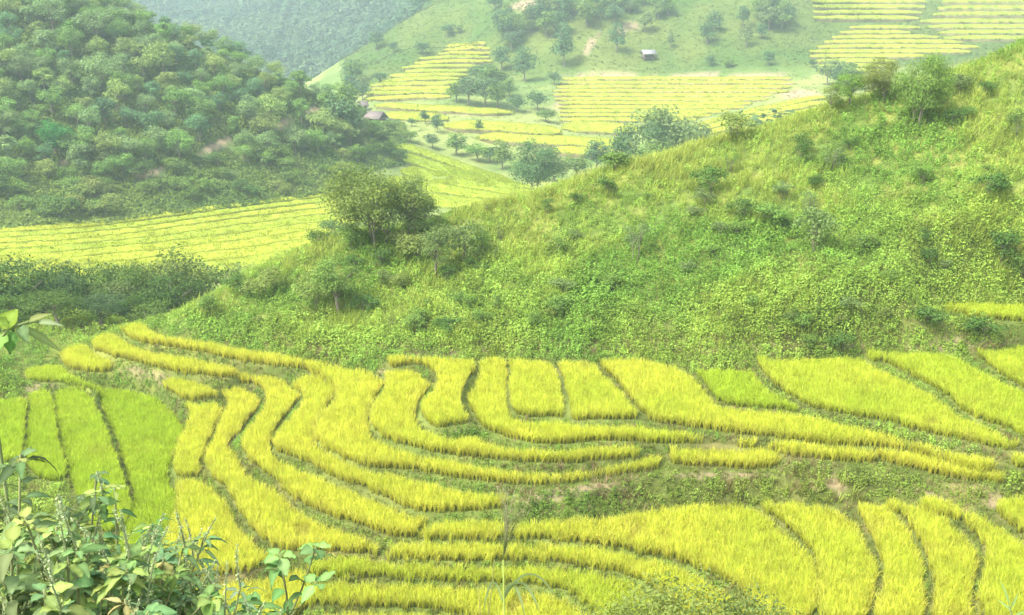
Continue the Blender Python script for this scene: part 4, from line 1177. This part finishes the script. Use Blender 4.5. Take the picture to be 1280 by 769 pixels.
OLB, TAN, PINK = (.15, .19, .045), (.2, .18, .08), (.28, .22, .14)
field([-40, 100, 200, 300, 410, 450],
      [[291, 281, 269, 256, 244, 240], [297, 289, 277, 262, 249, 245], [304, 296, 284, 269, 255, 251], [311, 303, 291, 276, 262, 257], [318, 309, 299, 285, 270, 265],
       [327, 317, 307, 295, 279, 274], [336, 326, 316, 304, 288, 283], [347, 336, 326, 314, 299, 294], [361, 348, 337, 326, 312, 306], [378, 364, 352, 342, 328, 320]],
      'the yellow field below the forested hill', 'steps of the field below the forested hill', .6, (.13, .16, .04), .55, .5, .45, gap=1.2)
field([455, 500, 560, 610, 668], [[168, 178, 199, 217, 238], [180, 190, 209, 224, 242], [195, 205, 221, 233, 246], [212, 221, 233, 242, 251], [231, 238, 246, 252, 256], [256, 259, 262, 264, 262]],
      'the smooth green field beyond the spreading tree', 'steps of the field beyond the spreading tree', .38, OLB, .5, .85, .5, gap=.8, lefts=[470, 488, 500, 480, 440])
# the tongue of fields climbing between the far slopes
TN = 13
for i in range(TN):
    t = i / TN; a = 55 + 72 * t; b = 55 + 72 * (i + 1) / TN - .6
    l = np.interp(t, [0, .12, .3, .5, .66, .8, 1], [560, 545, 522, 492, 466, 452, 460]) + rng.uniform(-9, 9); r_ = np.interp(t, [0, .3, .5, .7, 1], [616, 614, 590, 574, 566]) + rng.uniform(-8, 8)
    xs = np.arange(l, r_ + 1, 4.); w = (fbm(xs / 22. + i * 3, xs * 0 + i * 2) - .5) * 4
    strip(xs, a + w + (xs - l) * -.02, b + w + (xs - l) * -.02, f'{ORD[TN - 1 - i]} pale yellow step up the tongue of fields climbing between slopes', 'steps of the narrow tongue of fields', .7 + rng.uniform(-.2, .2), TAN, .6, .45, 1.0)
flat_ = [(129, 138, 470, 640), (140, 150, 480, 560), (151, 165, 556, 700), (167, 180, 600, 790), (152, 166, 705, 800), (182, 196, 690, 780)]
for i, (a, b, l, r_) in enumerate(flat_):
    xs = np.arange(l, r_ + 1, 4.); w = (fbm(xs / 30. + i * 3, xs * 0 + i) - .5) * 3
    strip(xs, a + w + (xs - l) * .05, b + w * .5 + (xs - l) * .05, ['pale yellow paddy at the near end of the narrow tongue of fields', 'small pale paddy beside three little trees in the middle fields', 'long pale paddy before the big copse of the middle fields',
          'wide pale paddy behind the hedge of the middle valley', 'pale paddy under the lowest striped terrace', 'pale paddy behind the round dark tree of the valley'][i], 'flat paddies of the middle fields', .7, TAN, .55, .8, .9)
ys = [97.5 + 5.1 * i for i in range(12)]
lefts = [704, 700, 696, 692, 692, 694, 698, 698, 700, 700, 702, 704]; rights = [990, 992, 988, 986, 966, 960, 940, 930, 910, 890, 870, 850]
for i in range(11):
    xs = np.arange(lefts[i], rights[i] + 1, 4.); w = (fbm(xs / 60. + i * 5, xs * 0 + i) - .5) * 1.4
    strip(xs, ys[i] + w, ys[i + 1] + w - .4, f'{ORD[10 - i]} thin yellow step up the striped terraces below the grey hut', 'steps of the striped terraces below the hut', .72, PINK if i < 6 else TAN, .55, .5, .9)
field([868, 930, 1035], [[157, 139, 117], [163, 145, 124], [169, 152, 132], [177, 160, 141], [188, 170, 152]], 'the pale yellow field just behind the crest', 'steps of the field behind the crest', .8, TAN, .5, .6, .7, words='pale yellow')
ys = [0, 7, 14, 21, 28]
for i in range(-1, 4):
    a, b = (i * 7, i * 7 + 7)
    xs = np.arange(1016, 1160 - max(0, i) * 3, 4.)
    strip(xs, a + 0 * xs, b - .5 + 0 * xs, f'{ORD[3 - i]} narrow striped step up the highest terraces at the picture top', 'steps of the highest far terraces', .6, TAN, .6, .5, 1.2)
for i, (a, b, l, r_) in enumerate(((-8, 0, 1185, 1300), (0, 8, 1178, 1300), (8, 16, 1172, 1300), (16, 24, 1166, 1300), (25, 31, 1150, 1300), (32, 38, 1160, 1300), (39, 45, 1175, 1300), (46, 52, 1180, 1285))):
    xs = np.arange(l, r_ + 1, 4.)
    strip(xs, a + 0 * xs, b + 0 * xs, f'{ORD[7 - i]} pale green step up the far corner terraces above the hill shoulder', 'steps of the far corner terraces', .45, TAN, .6, .7 if i < 4 else .5, 1.2)
for i, (a, b, l, r_) in enumerate(((33, 39, 1062, 1150), (39, 45, 1050, 1140), (45, 51, 1040, 1175), (51, 57, 1030, 1205), (57, 63, 1022, 1225), (63, 69, 1012, 1215), (69, 75, 1012, 1160), (75, 81, 1018, 1120), (81, 87, 1024, 1110), (87, 93, 1028, 1100))):
    xs = np.arange(l, r_ + 1, 4.); w = (fbm(xs / 50. + i * 5, xs * 0 + i) - .5) * 1.5
    strip(xs, a + w, b + w - .4, f'{ORD[9 - i]} yellow striped step up the far terraces behind the crest trees', 'steps of the far terraces behind the crest', .65, TAN, .55, .5, 1.0)


# ------------------------------------------------------------------ field huts
def hut(px, py, w, d, hw, hr, rotz, label, roofm, open_front=True, dist=None):
    x, y, r = at_px(px, py, dist); z = float(height(np.array([x]), np.array([y]))[0])
    root = link('field_hut', None, label=label, category='hut'); root.location = (x, y, z); root.rotation_euler = (0, 0, rotz)
    for sx in (-1, 1):
        for sy in (-1, 1):
            g = Geo(); tube(g, [(sx * w * .45, sy * d * .42, -.5), (sx * w * .45, sy * d * .42, hw)], .09, (1, 1, 1), 6); link('post', g.mesh('post'), M_WOOD, root)
    g = Geo()
    def box(x0, x1, y0, y1, z0, z1):
        v = [(a, b, c) for a in (x0, x1) for b in (y0, y1) for c in (z0, z1)]
        q = [(0, 1, 3, 2), (4, 6, 7, 5), (0, 4, 5, 1), (2, 3, 7, 6), (0, 2, 6, 4), (1, 5, 7, 3)]
        g.add(v, [t for a, b, c, e in q for t in ((a, b, c), (a, c, e))], (1, 1, 1))
    box(-w * .44, w * .44, d * .38, d * .40, .3, hw * .95); box(-w * .44, -w * .42, -d * .3, d * .37, .3, hw * .9); box(w * .42, w * .44, -d * .3, d * .37, .3, hw * .9)
    link('wall', g.mesh('wall'), M_WOOD, root)
    g = Geo(); box(-w * .44, w * .44, -d * .41, d * .37, .3, .42); link('floor_deck', g.mesh('floor_deck'), M_WOOD, root)
    g = Geo(); th = .1; e = d * .62
    for sy in (-1, 1):
        v = [(-w * .58, sy * e, hw - .15), (w * .58, sy * e, hw - .15), (w * .58, 0, hw + hr), (-w * .58, 0, hw + hr)]
        v += [(a, b, c + th) for a, b, c in v]
        q = [(0, 1, 2, 3), (7, 6, 5, 4), (0, 4, 5, 1), (1, 5, 6, 2), (2, 6, 7, 3), (3, 7, 4, 0)]
        g.add(np.array(v) + [0, sy * .004, 0], [t for a, b, c, f in q for t in ((a, b, c), (a, c, f))], (1, 1, 1))
    link('roof', g.mesh('roof'), roofm, root)


hut(810, 74, 3.8, 2.8, 1.7, 1.0, .25, 'small grey roofed hut alone on the far green slope', M_TIN)
hut(470, 152, 4, 3.2, 1.8, 1.4, -.5, 'pinkish thatched hut half hidden beside the forested hill', M_THATCH, dist=262)
hut(450, 128, 3.6, 2.8, 1.7, 1.1, .3, 'pale walled hut with a reddish roof behind the end of the forested hill', M_THATCH, dist=300)


# ------------------------------------------------------------------ plants of the foreground
def leaf(g, base, tip, w, up=(0, 0, 1), droop=.12, c=(.12, .2, .06), fold=.25, seg=6, asym=0.):
    """an ovate leaf with a folded pale midrib, curving from base to tip"""
    base = np.array(base, float); tip = np.array(tip, float); ax = tip - base; L = np.linalg.norm(ax); ax /= L
    up = np.array(up, float); side = np.cross(ax, up); side /= np.linalg.norm(side) + 1e-9; nrm = np.cross(side, ax)
    V, Cc = [], []
    c = np.array(c)
    for i in range(seg + 1):
        t = i / seg
        prof = (math.sin(math.pi * min(1, t ** .72)) ** .85) * (1 - .35 * t) if 0 < t < 1 else 0.015
        m = base + ax * L * t + nrm * L * droop * (4 * t * (1 - t)) * .6 - np.array([0, 0, 1]) * L * droop * t * t
        hw = w * .5 * prof * 1.25
        wave = .06 * w * math.sin(t * 17)
        V += [m - side * hw + nrm * (fold * hw + wave), m, m + side * hw + nrm * (fold * hw - wave)]
        Cc += [c * (1 + asym), c * 1.35 + .02, c]
    T = []
    for i in range(seg):
        for k in (0, 1):
            a = i * 3 + k; T += [(a, a + 1, a + 4), (a, a + 4, a + 3)]
    g.add(V, T, Cc)


def leafy(rg, g, p0, out, L, W, col, droop=.2):
    """a leaf on a short stalk leaving a stem at p0 in a horizontal direction"""
    d = np.array([math.cos(out), math.sin(out), rg.uniform(-.25, .55)]); d /= np.linalg.norm(d)
    b = p0 + d * L * .22
    tube(g, [p0, b], [L * .02, L * .014], np.array(col) * 1.3, 4)
    leaf(g, b, b + d * L + np.array([0, 0, -L * rg.uniform(0, .5)]), W, (rg.normal(0, .25), rg.normal(0, .25), 1), droop * rg.uniform(.3, 1.6), np.array(col) * rg.uniform(.75, 1.3) * (1 + rg.normal(0, .05, 3)), rg.uniform(.1, .45))


def top_point(px, py, d):
    a, t = az_tan(px, py); return np.array([d * math.sin(float(a)), d * math.cos(float(a)), d * float(t)])


def spike(rg, base, dirv, L, c=(.42, .5, .24), rad=.016):
    """a catkin-like flower spike of many tiny bracts"""
    g = Geo(); dirv = np.array(dirv, float); dirv /= np.linalg.norm(dirv); n = int(L / .0022)
    ts = np.linspace(0, 1, 9)[:, None]; bend = np.array([rg.normal(0, .12), rg.normal(0, .12), -.05]) * L
    line = base + dirv * L * ts + bend * ts ** 2
    tube(g, line, np.linspace(.003, .001, 9), np.array(c) * .7, 4)
    t = rg.random(n) ** .9; p = base + dirv * L * t[:, None] + bend * t[:, None] ** 2
    o = rg.normal(size=(n, 3)); o /= np.linalg.norm(o, axis=1, keepdims=True)
    rhombi(g, p + o * (rad * (1.05 - .75 * t))[:, None] * .6, o + rg.normal(0, .4, (n, 3)), .008, .55, np.array(c)[None] * rg.uniform(.6, 1.35, (n, 1)) * (1 + rg.normal(0, .06, (n, 3))), rg)
    return g


def weed_plant(seed, px, py, d, label, cat, kind='broad', n=26, L=.13, col=(.10, .19, .07), spikes=0, spread=.3, lean=0., low=.35, group=None, name='leafy_weed', tipc=None, branches=4, sl=.16):
    rg = np.random.default_rng(seed); top = top_point(px, py, d)
    gz = float(height(np.array([top[0]]), np.array([top[1]]))[0]); base = np.array([top[0] - lean, top[1] + rg.normal(0, .05), gz - .05])
    root = link(name, None, label=label, category=cat, group=group); root.location = base
    tp = top - base; g = Geo(); H = tp[2]
    tt = np.linspace(0, 1, 8)[:, None]
    main = tp * tt + np.concatenate([np.sin(tt * 4 + seed) * .03, np.cos(tt * 3 + seed) * .03, tt * 0], 1) * tt * H - np.array([lean, 0, 0]) * (tt * (1 - tt)) * .5
    stc = np.array([.2, .22, .09]); tube(g, main, np.linspace(.007, .003, 8), stc, 6)
    lines = [main]
    for b in range(branches):
        f = rg.uniform(low, .8); st = np.array([np.interp(f, tt[:, 0], main[:, k]) for k in range(3)]); a = rg.uniform(0, 6.28)
        e = st + np.array([math.cos(a) * spread, math.sin(a) * spread, (H - st[2]) * rg.uniform(.45, .98)])
        q = np.linspace(0, 1, 6)[:, None]; ln = st * (1 - q) + e * q + np.array([math.cos(a), math.sin(a), -.6]) * spread * .25 * q * (1 - q)
        tube(g, ln, np.linspace(.004, .002, 6), stc * 1.1, 5); lines.append(ln)
    link('stem', g.mesh('stem', True), M_BARK, root)
    L *= .55 if name != 'sapling' else .75; n = int(n * 3.2) if name != 'sapling' else n
    lf = Geo()
    for i in range(n):
        ln = lines[int(rg.integers(0, len(lines)))] if i > n * .3 else main
        f = rg.uniform(low if ln is main else .25, 1.0); m = len(ln) - 1; k = min(int(f * m), m - 1); p0 = ln[k] + (ln[k + 1] - ln[k]) * (f * m - k)
        c = np.array(col)
        if tipc is not None and rg.random() < .25:
            c = np.array(tipc)
        w = L * (.36 if kind == 'broad' else .24)
        leafy(rg, lf, p0, rg.uniform(0, 6.28), L * rg.uniform(.6, 1.25), w * rg.uniform(.8, 1.2), c)
    for ln in lines:                                      # a rosette of young leaves at every tip
        for q in range(5):
            leafy(rg, lf, ln[-1] - np.array([0, 0, .01]), q * 1.26 + rg.uniform(0, .6), L * rg.uniform(.4, .75), L * (.4 if kind == 'broad' else .22), np.array(tipc if tipc is not None and rg.random() < .5 else col) * 1.15, .1)
    link('foliage', lf.mesh('foliage', True), M_LEAF, root)
    for s in range(int(spikes * 1.8)):
        ln = lines[s % len(lines)]; k = int(rg.integers(max(1, len(ln) - 3), len(ln))); b = ln[min(k, len(ln) - 1)]
        a = rg.uniform(0, 6.28); dv = (math.cos(a) * rg.uniform(.05, .5), math.sin(a) * rg.uniform(.05, .5), 1)
        link('flower_spike', spike(rg, b, dv, sl * rg.uniform(.6, 1.25)).mesh('flower_spike'), M_LEAF, root)
    return root


BL, YG, DK = (.15, .215, .08), (.22, .29, .07), (.085, .135, .05)
G_F = 'tall weeds of the near slope'
for i, a in enumerate((
        (12, 575, 2.9, 'dark leaved weed at the photo edge, tallest of the foreground thicket', 'plant', 'broad', 34, .12, DK, 0, .22, 0, .3, YG),
        (95, 598, 3.0, 'dark stemmed branch with small slate leaves reaching over the green strips', 'plant', 'broad', 30, .075, DK, 0, .2, .12, .45, None),
        (128, 612, 3.4, 'slim leaved weed whose tip overlaps the ridge of the green strips', 'plant', 'narrow', 26, .13, (.09, .18, .06), 0, .16, .1, .5, YG),
        (40, 640, 2.7, 'broad bluish leaved weed beneath the dark leaved one', 'plant', 'broad', 40, .14, BL, 3, .26, 0, .3, YG),
        (88, 655, 2.8, 'broad leaved weed with big grey blue leaves in the middle of the thicket', 'plant', 'broad', 42, .15, BL, 2, .26, 0, .3, YG),
        (140, 668, 3.0, 'broad leaved weed with a pale folded leaf facing the green strips', 'plant', 'broad', 38, .14, (.1, .2, .075), 2, .24, 0, .3, YG),
        (10, 690, 2.5, 'bluish weed at the photo edge low in the thicket', 'plant', 'broad', 40, .14, BL, 3, .26, 0, .25, YG),
        (62, 708, 2.5, 'yellowish green weed low in the thicket', 'plant', 'broad', 42, .13, (.13, .22, .07), 4, .26, 0, .25, YG),
        (118, 712, 2.6, 'weed with reddish brown tips low in the thicket', 'plant', 'broad', 42, .12, (.11, .2, .08), 3, .26, 0, .25, (.24, .22, .07)),
        (178, 705, 2.8, 'weed with many thin pale flower spikes at the thicket edge', 'plant', 'narrow', 40, .10, (.14, .22, .09), 9, .22, 0, .3, YG),
        (205, 660, 3.0, 'tall flower spike weed standing highest beside the bell shaped paddy', 'plant', 'narrow', 30, .11, (.12, .21, .08), 5, .12, 0, .35, None),
        (152, 690, 2.9, 'weed with upright white green spikes before the broad green paddy', 'plant', 'narrow', 36, .10, (.13, .21, .09), 8, .2, 0, .3, None),
        (232, 712, 3.0, 'low weed with leaning pale flower spikes beside the bell shaped paddy', 'plant', 'narrow', 36, .10, (.14, .22, .1), 7, .18, 0, .35, YG),
        (252, 738, 2.9, 'last low spiky weed of the thicket toward the sapling', 'plant', 'narrow', 34, .09, (.14, .23, .1), 6, .18, 0, .35, None),
        (30, 745, 2.3, 'leafy weed at the bottom corner of the photo', 'plant', 'broad', 40, .13, (.12, .22, .08), 3, .26, 0, .2, YG),
        (150, 748, 2.4, 'leafy weed at the bottom edge under the white green spikes', 'plant', 'narrow', 46, .11, (.13, .22, .09), 7, .28, 0, .2, (.24, .22, .08)),
        (90, 750, 2.35, 'leafy weed at the bottom edge between two bushier ones', 'plant', 'broad', 42, .12, (.1, .19, .075), 4, .26, 0, .2, YG),
        (205, 752, 2.5, 'grey green weed at the bottom edge with short spikes', 'plant', 'narrow', 44, .10, (.14, .22, .1), 7, .24, 0, .2, None))):
    px, py, d, lab, cat, kd, n, L, c, sp, spr, ln, low, tc = a
    weed_plant(700 + i, px, py, d, lab, cat, kd, n, L, c, sp, spr, ln, low, G_F, 'flowering_weed' if sp > 3 else 'leafy_weed', tc)
for i in range(18):
    rg_ = np.random.default_rng(760 + i); px = 8 + 13.5 * i + rg_.uniform(-8, 8); py = np.interp(px, [0, 60, 130, 180, 250], [650, 640, 690, 715, 748]) + rg_.uniform(0, 60)
    sp_ = int(rg_.integers(0, 6)); cc_ = [(.13, .22, .06), (.15, .24, .08), (.11, .19, .055)][i % 3]
    weed_plant(760 + i, px, py, rg_.uniform(2.5, 3.0), f'{["slim leaved", "grey green", "dull green"][i % 3]} weed {"carrying flower spikes " if sp_ else ""}inside the dense foreground thicket', 'plant', 'narrow' if i % 3 else 'broad', 34, .13, cc_, sp_, .26, 0, .15, G_F, 'thicket_weed', (.19, .27, .06), 6)
weed_plant(740, 343, 692, 3.3, 'young sapling with large blue green leaves before the yellow terraces', 'sapling', 'broad', 12, .13, (.10, .19, .055), 0, .12, 0, .72, None, 'sapling', (.16, .3, .08), 2)
weed_plant(741, 315, 745, 3.2, 'low shoot with drooping blue green leaves beside the sapling', 'sapling', 'broad', 9, .12, (.10, .19, .055), 0, .12, 0, .75, None, 'sapling', None, 2)


def leaves_px(name, label, cat, stem, leaves, d, group=None):
    """a plant whose few large leaves are drawn one by one; stem and leaves as sight-line points at distance d"""
    s = [top_point(*p, d) for p in stem]; z = float(height(np.array([s[0][0]]), np.array([s[0][1]]))[0])
    base = np.array([s[0][0], s[0][1], z - .05]); root = link(name, None, label=label, category=cat, group=group); root.location = base
    g = Geo(); pts = np.array([base] + s) - base
    q = np.linspace(0, len(pts) - 1, 20); ln = np.stack([np.interp(q, np.arange(len(pts)), pts[:, k]) for k in range(3)], 1)
    tube(g, ln, np.linspace(.006, .003, 20), (.2, .25, .09), 6); link('stem', g.mesh('stem', True), M_BARK, root)
    lf = Geo(); rg = np.random.default_rng(len(label))
    for (a, b, w, c) in leaves:
        A, B = top_point(*a, d) - base, top_point(*b, d) - base
        k = np.argmin(np.linalg.norm(ln - A, axis=1)); tube(lf, [ln[k], A], [.004, .003], (.2, .27, .1), 4)
        B = B + np.array([0, rg.uniform(-.05, .05), 0])
        leaf(lf, A, B, w, (rg.normal(0, .3), -.7, .8), .08, c, .3, 7)
    link('foliage', lf.mesh('foliage', True), M_LEAF, root)


leaves_px('large_leaf_plant', 'pale broken leaves of a tall plant hanging in at the photo edge above the terraces', 'plant', [(-14, 470), (-4, 430), (10, 412), (30, 404), (48, 402)],
          [((2, 412), (13, 390), .05, (.2, .29, .04)), ((14, 408), (-6, 397), .045, (.19, .28, .04)), ((18, 414), (14, 440), .06, (.12, .25, .06)), ((26, 406), (40, 424), .035, (.15, .23, .09)),
           ((36, 402), (58, 396), .022, (.22, .25, .08)), ((46, 403), (80, 406), .02, (.24, .3, .14)), ((28, 409), (70, 441), .024, (.2, .27, .08)), ((8, 418), (-4, 440), .06, (.16, .28, .06))], 3.4)


def grass_plume():
    d = 3.2; top = top_point(634, 700, d); gz = float(height(np.array([top[0]]), np.array([top[1]]))[0]); base = np.array([top[0] - .02, top[1], gz - .03])
    root = link('plumed_grass', None, label='single tall grass stalk with a hazy purple green plume before the terraces', category='grass stalk'); root.location = base
    rg = np.random.default_rng(5); g = Geo(); neck = top_point(629, 700, d) - base
    tube(g, [(0, 0, 0), neck * .5 + np.array([.01, 0, 0]), neck], [.005, .004, .003], (.26, .33, .07), 6); link('stem', g.mesh('stem'), M_BARK, root)
    pl = Geo(); tipz = top_point(640, 606, d) - base
    for i in range(40):
        f = rg.random(); st = neck + (tipz - neck) * f * .45; L = np.linalg.norm(tipz - neck) * rg.uniform(.35, .75); a = rg.uniform(0, 6.28); sp = rg.uniform(.02, .2)
        q = np.linspace(0, 1, 6)[:, None]; dv = np.array([math.cos(a) * sp + .12, math.sin(a) * sp, 1.])
        ln = st + dv * L * q + np.array([math.cos(a) + .4, math.sin(a), -.5]) * L * .18 * q ** 2
        cc = np.array([.22, .3, .08]) * (1 - f) + np.array([.42, .4, .22]) * f
        tube(pl, ln, np.linspace(.0009, .0005, 6), cc, 3)
        m = 6; t = rg.random(m) ** .6; pp = st + dv * L * t[:, None] + np.array([math.cos(a) + .4, math.sin(a), -.5]) * L * .18 * t[:, None] ** 2
        rhombi(pl, pp + rg.normal(0, .003, (m, 3)), rg.normal(size=(m, 3)), .008, .25, np.tile(np.array([.45, .42, .24]), (m, 1)) * rg.uniform(.7, 1.3, (m, 1)), rg)
    link('plume', pl.mesh('plume'), M_GRASS, root)
    bl = Geo()
    for (x, y, w) in ((692, 743, .013), (674, 764, .014), (604, 764, .009), (656, 770, .012)):
        k = top_point(628, 752, d) - base; e = top_point(x, y, d) - base
        q = np.linspace(0, 1, 9)[:, None]; ln = k * (1 - q) + e * q + np.array([0, 0, .09]) * 4 * q * (1 - q)
        sd = np.cross(np.gradient(ln, axis=0), [0, .8, .6]); sd /= np.linalg.norm(sd, axis=1, keepdims=True) + 1e-9
        hw = (w * .5 * np.sin(np.pi * np.clip(q[:, 0] * .93 + .07, 0, 1)) ** .6)[:, None]
        V = np.stack([ln - sd * hw, ln + np.array([0, 0, -.004]), ln + sd * hw], 1).reshape(-1, 3)
        T = [t for i in range(8) for c in (0, 1) for t in ((i * 3 + c, i * 3 + c + 1, i * 3 + c + 4), (i * 3 + c, i * 3 + c + 4, i * 3 + c + 3))]
        bl.add(V, T, (.36, .46, .18))
    link('blade', bl.mesh('blade', True), M_GRASS, root)


grass_plume()
g = Geo(); a_ = top_point(607, 745, 3.3); z_ = float(height(np.array([a_[0]]), np.array([a_[1]]))[0]); b_ = np.array([a_[0] - .05, a_[1], z_ - .03])
tube(g, [(0, 0, 0), (a_ - b_) * .6, top_point(618, 700, 3.3) - b_], [.004, .003, .0015], (.3, .3, .08), 5)
tube(g, [(a_ - b_) * .8, top_point(597, 728, 3.3) - b_], [.002, .001], (.34, .3, .1), 4)
o_ = link('dry_stalk', g.mesh('dry_stalk'), M_GRASS, label='thin bare stalk leaning beside the plumed grass', category='grass stalk'); o_.location = b_

fine_b = [tree_meshes('fine_shrub', 480, 1.7, 1.7, .2, 16, 5200, .048, .2, asp=.45, stems=6, trunk_r=.008)]
feath_b = [tree_meshes('feathery_bush', 481, 1.0, .75, .1, 9, 2600, .035, .3, asp=.3, stems=4, trunk_r=.01)]
for px, py, d, tn, lab, sx in ((850, 716, 8.6, 'olive', 'fine leaved grey green shrub at the bottom edge before the large yellow field', .95), (930, 732, 8.8, 'dusty grey green', 'lower end of fine leaved shrubbery with a bluish sprig, bottom edge', .62), (778, 738, 8.5, 'olive', 'sparse yellowish shrub at the bottom edge next to the plumed grass', .6)):
    plant_tree(px, py, 0, tn, fine_b, 'fine_leaved_shrub', lab, 'shrub', 'fine leaved shrubs of the near slope', d=d, sx=sx)
plant_tree(405, 744, 0, 'fresh green', feath_b, 'feathery_bush', 'small feathery green bush at the bottom edge below the terraces', 'shrub', d=7.5, sx=.62)
plant_tree(560, 764, 0, 'olive', feath_b, 'feathery_bush', 'pale tip of a bush just showing at the bottom edge', 'shrub', d=6.5, sx=.5)
leaves_px('reed_tuft', 'thin pale grass wisps at the bottom right corner before the curved paddies', 'grass', [(1270, 790), (1262, 760)],
          [((1262, 758), (1255, 728), .008, (.2, .3, .09)), ((1264, 760), (1276, 742), .008, (.2, .3, .09)), ((1264, 764), (1246, 748), .008, (.2, .3, .09)), ((1268, 770), (1284, 752), .008, (.2, .3, .09))], 4.0)
x_, y_, z_, _, _ = hit(1268, 604)
gm = weed_proto(900, 260, .16, 1.0, .75)
o_ = link('round_bush', mk_mesh('round_bush', gm[0] * .75, gm[1], gm[2] * np.array([.24, .34, .05])), M_LEAF, label='rounded green mound at the photo edge above the small yellow corner paddy', category='bush'); o_.location = (float(x_[0]), float(y_[0]), float(z_[0]) - .05)

# ------------------------------------------------------------------ air, light, camera
def haze():
    x0, x1, y0, y1, z0, z1 = -1290, 1290, -25, 1290, -59, 72
    v = [(a, b, c) for a in (x0, x1) for b in (y0, y1) for c in (z0, z1)]
    me = bpy.data.meshes.new('haze'); me.from_pydata(v, [], [(0, 1, 3, 2), (4, 6, 7, 5), (0, 4, 5, 1), (2, 3, 7, 6), (0, 2, 6, 4), (1, 5, 7, 3)])
    m, nt, N, L = mat_new('air'); out = N.new('ShaderNodeOutputMaterial'); pv = N.new('ShaderNodeVolumePrincipled')
    pv.inputs['Color'].default_value = (.70, .84, .92, 1); pv.inputs['Density'].default_value = HAZE; pv.inputs['Anisotropy'].default_value = .25
    L.new(pv.outputs[0], out.inputs['Volume'])
    link('haze', me, m, kind='stuff', label='pale humid haze filling the valley', category='haze')


HAZE = .00065
haze()
el, az = math.radians(56), math.radians(-118)            # sun high over the left shoulder; az measured from +Y towards +X
sd = Vector((math.sin(az) * math.cos(el), math.cos(az) * math.cos(el), math.sin(el)))
W = bpy.data.worlds.new('World'); SC.world = W; W.use_nodes = True
nt = W.node_tree; nt.nodes.clear(); N, L = nt.nodes, nt.links
sky = N.new('ShaderNodeTexSky'); sky.sky_type = 'NISHITA'; sky.sun_disc = False; sky.sun_elevation = el; sky.sun_rotation = az % (2 * math.pi)
sky.air_density = 1.0; sky.dust_density = 3.0; sky.ozone_density = 1.0
bg = N.new('ShaderNodeBackground'); bg.inputs['Strength'].default_value = .15
wo = N.new('ShaderNodeOutputWorld'); hz = N.new('ShaderNodeHueSaturation'); hz.inputs['Saturation'].default_value = .55; L.new(sky.outputs[0], hz.inputs['Color']); L.new(hz.outputs[0], bg.inputs[0]); L.new(bg.outputs[0], wo.inputs[0])
sl = bpy.data.lights.new('sun', 'SUN'); sl.energy = 2.0; sl.angle = math.radians(14); sl.color = (1, .96, .88)
so = bpy.data.objects.new('sun', sl); COL.objects.link(so); so.rotation_euler = sd.to_track_quat('Z', 'Y').to_euler(); so.location = (-40, -20, 90)
cam = bpy.data.cameras.new('camera'); co = bpy.data.objects.new('camera', cam); COL.objects.link(co)
cam.sensor_width = 36; cam.lens = 36 * F_PX / 1280; cam.clip_start = .1; cam.clip_end = 6000
co.location = (0, 0, 0); co.rotation_euler = (math.radians(90) - PITCH, 0, 0); SC.camera = co
vs = SC.view_settings; vs.view_transform = 'Standard'; vs.look = 'None'; vs.gamma = 1; vs.use_curve_mapping = False; vs.exposure = 1.66
cy = SC.cycles
cy.max_bounces = 5; cy.diffuse_bounces = 3; cy.glossy_bounces = 1; cy.transmission_bounces = 3; cy.transparent_max_bounces = 4; cy.volume_bounces = 1
cy.use_denoising = True; cy.use_adaptive_sampling = True; cy.adaptive_threshold = .02
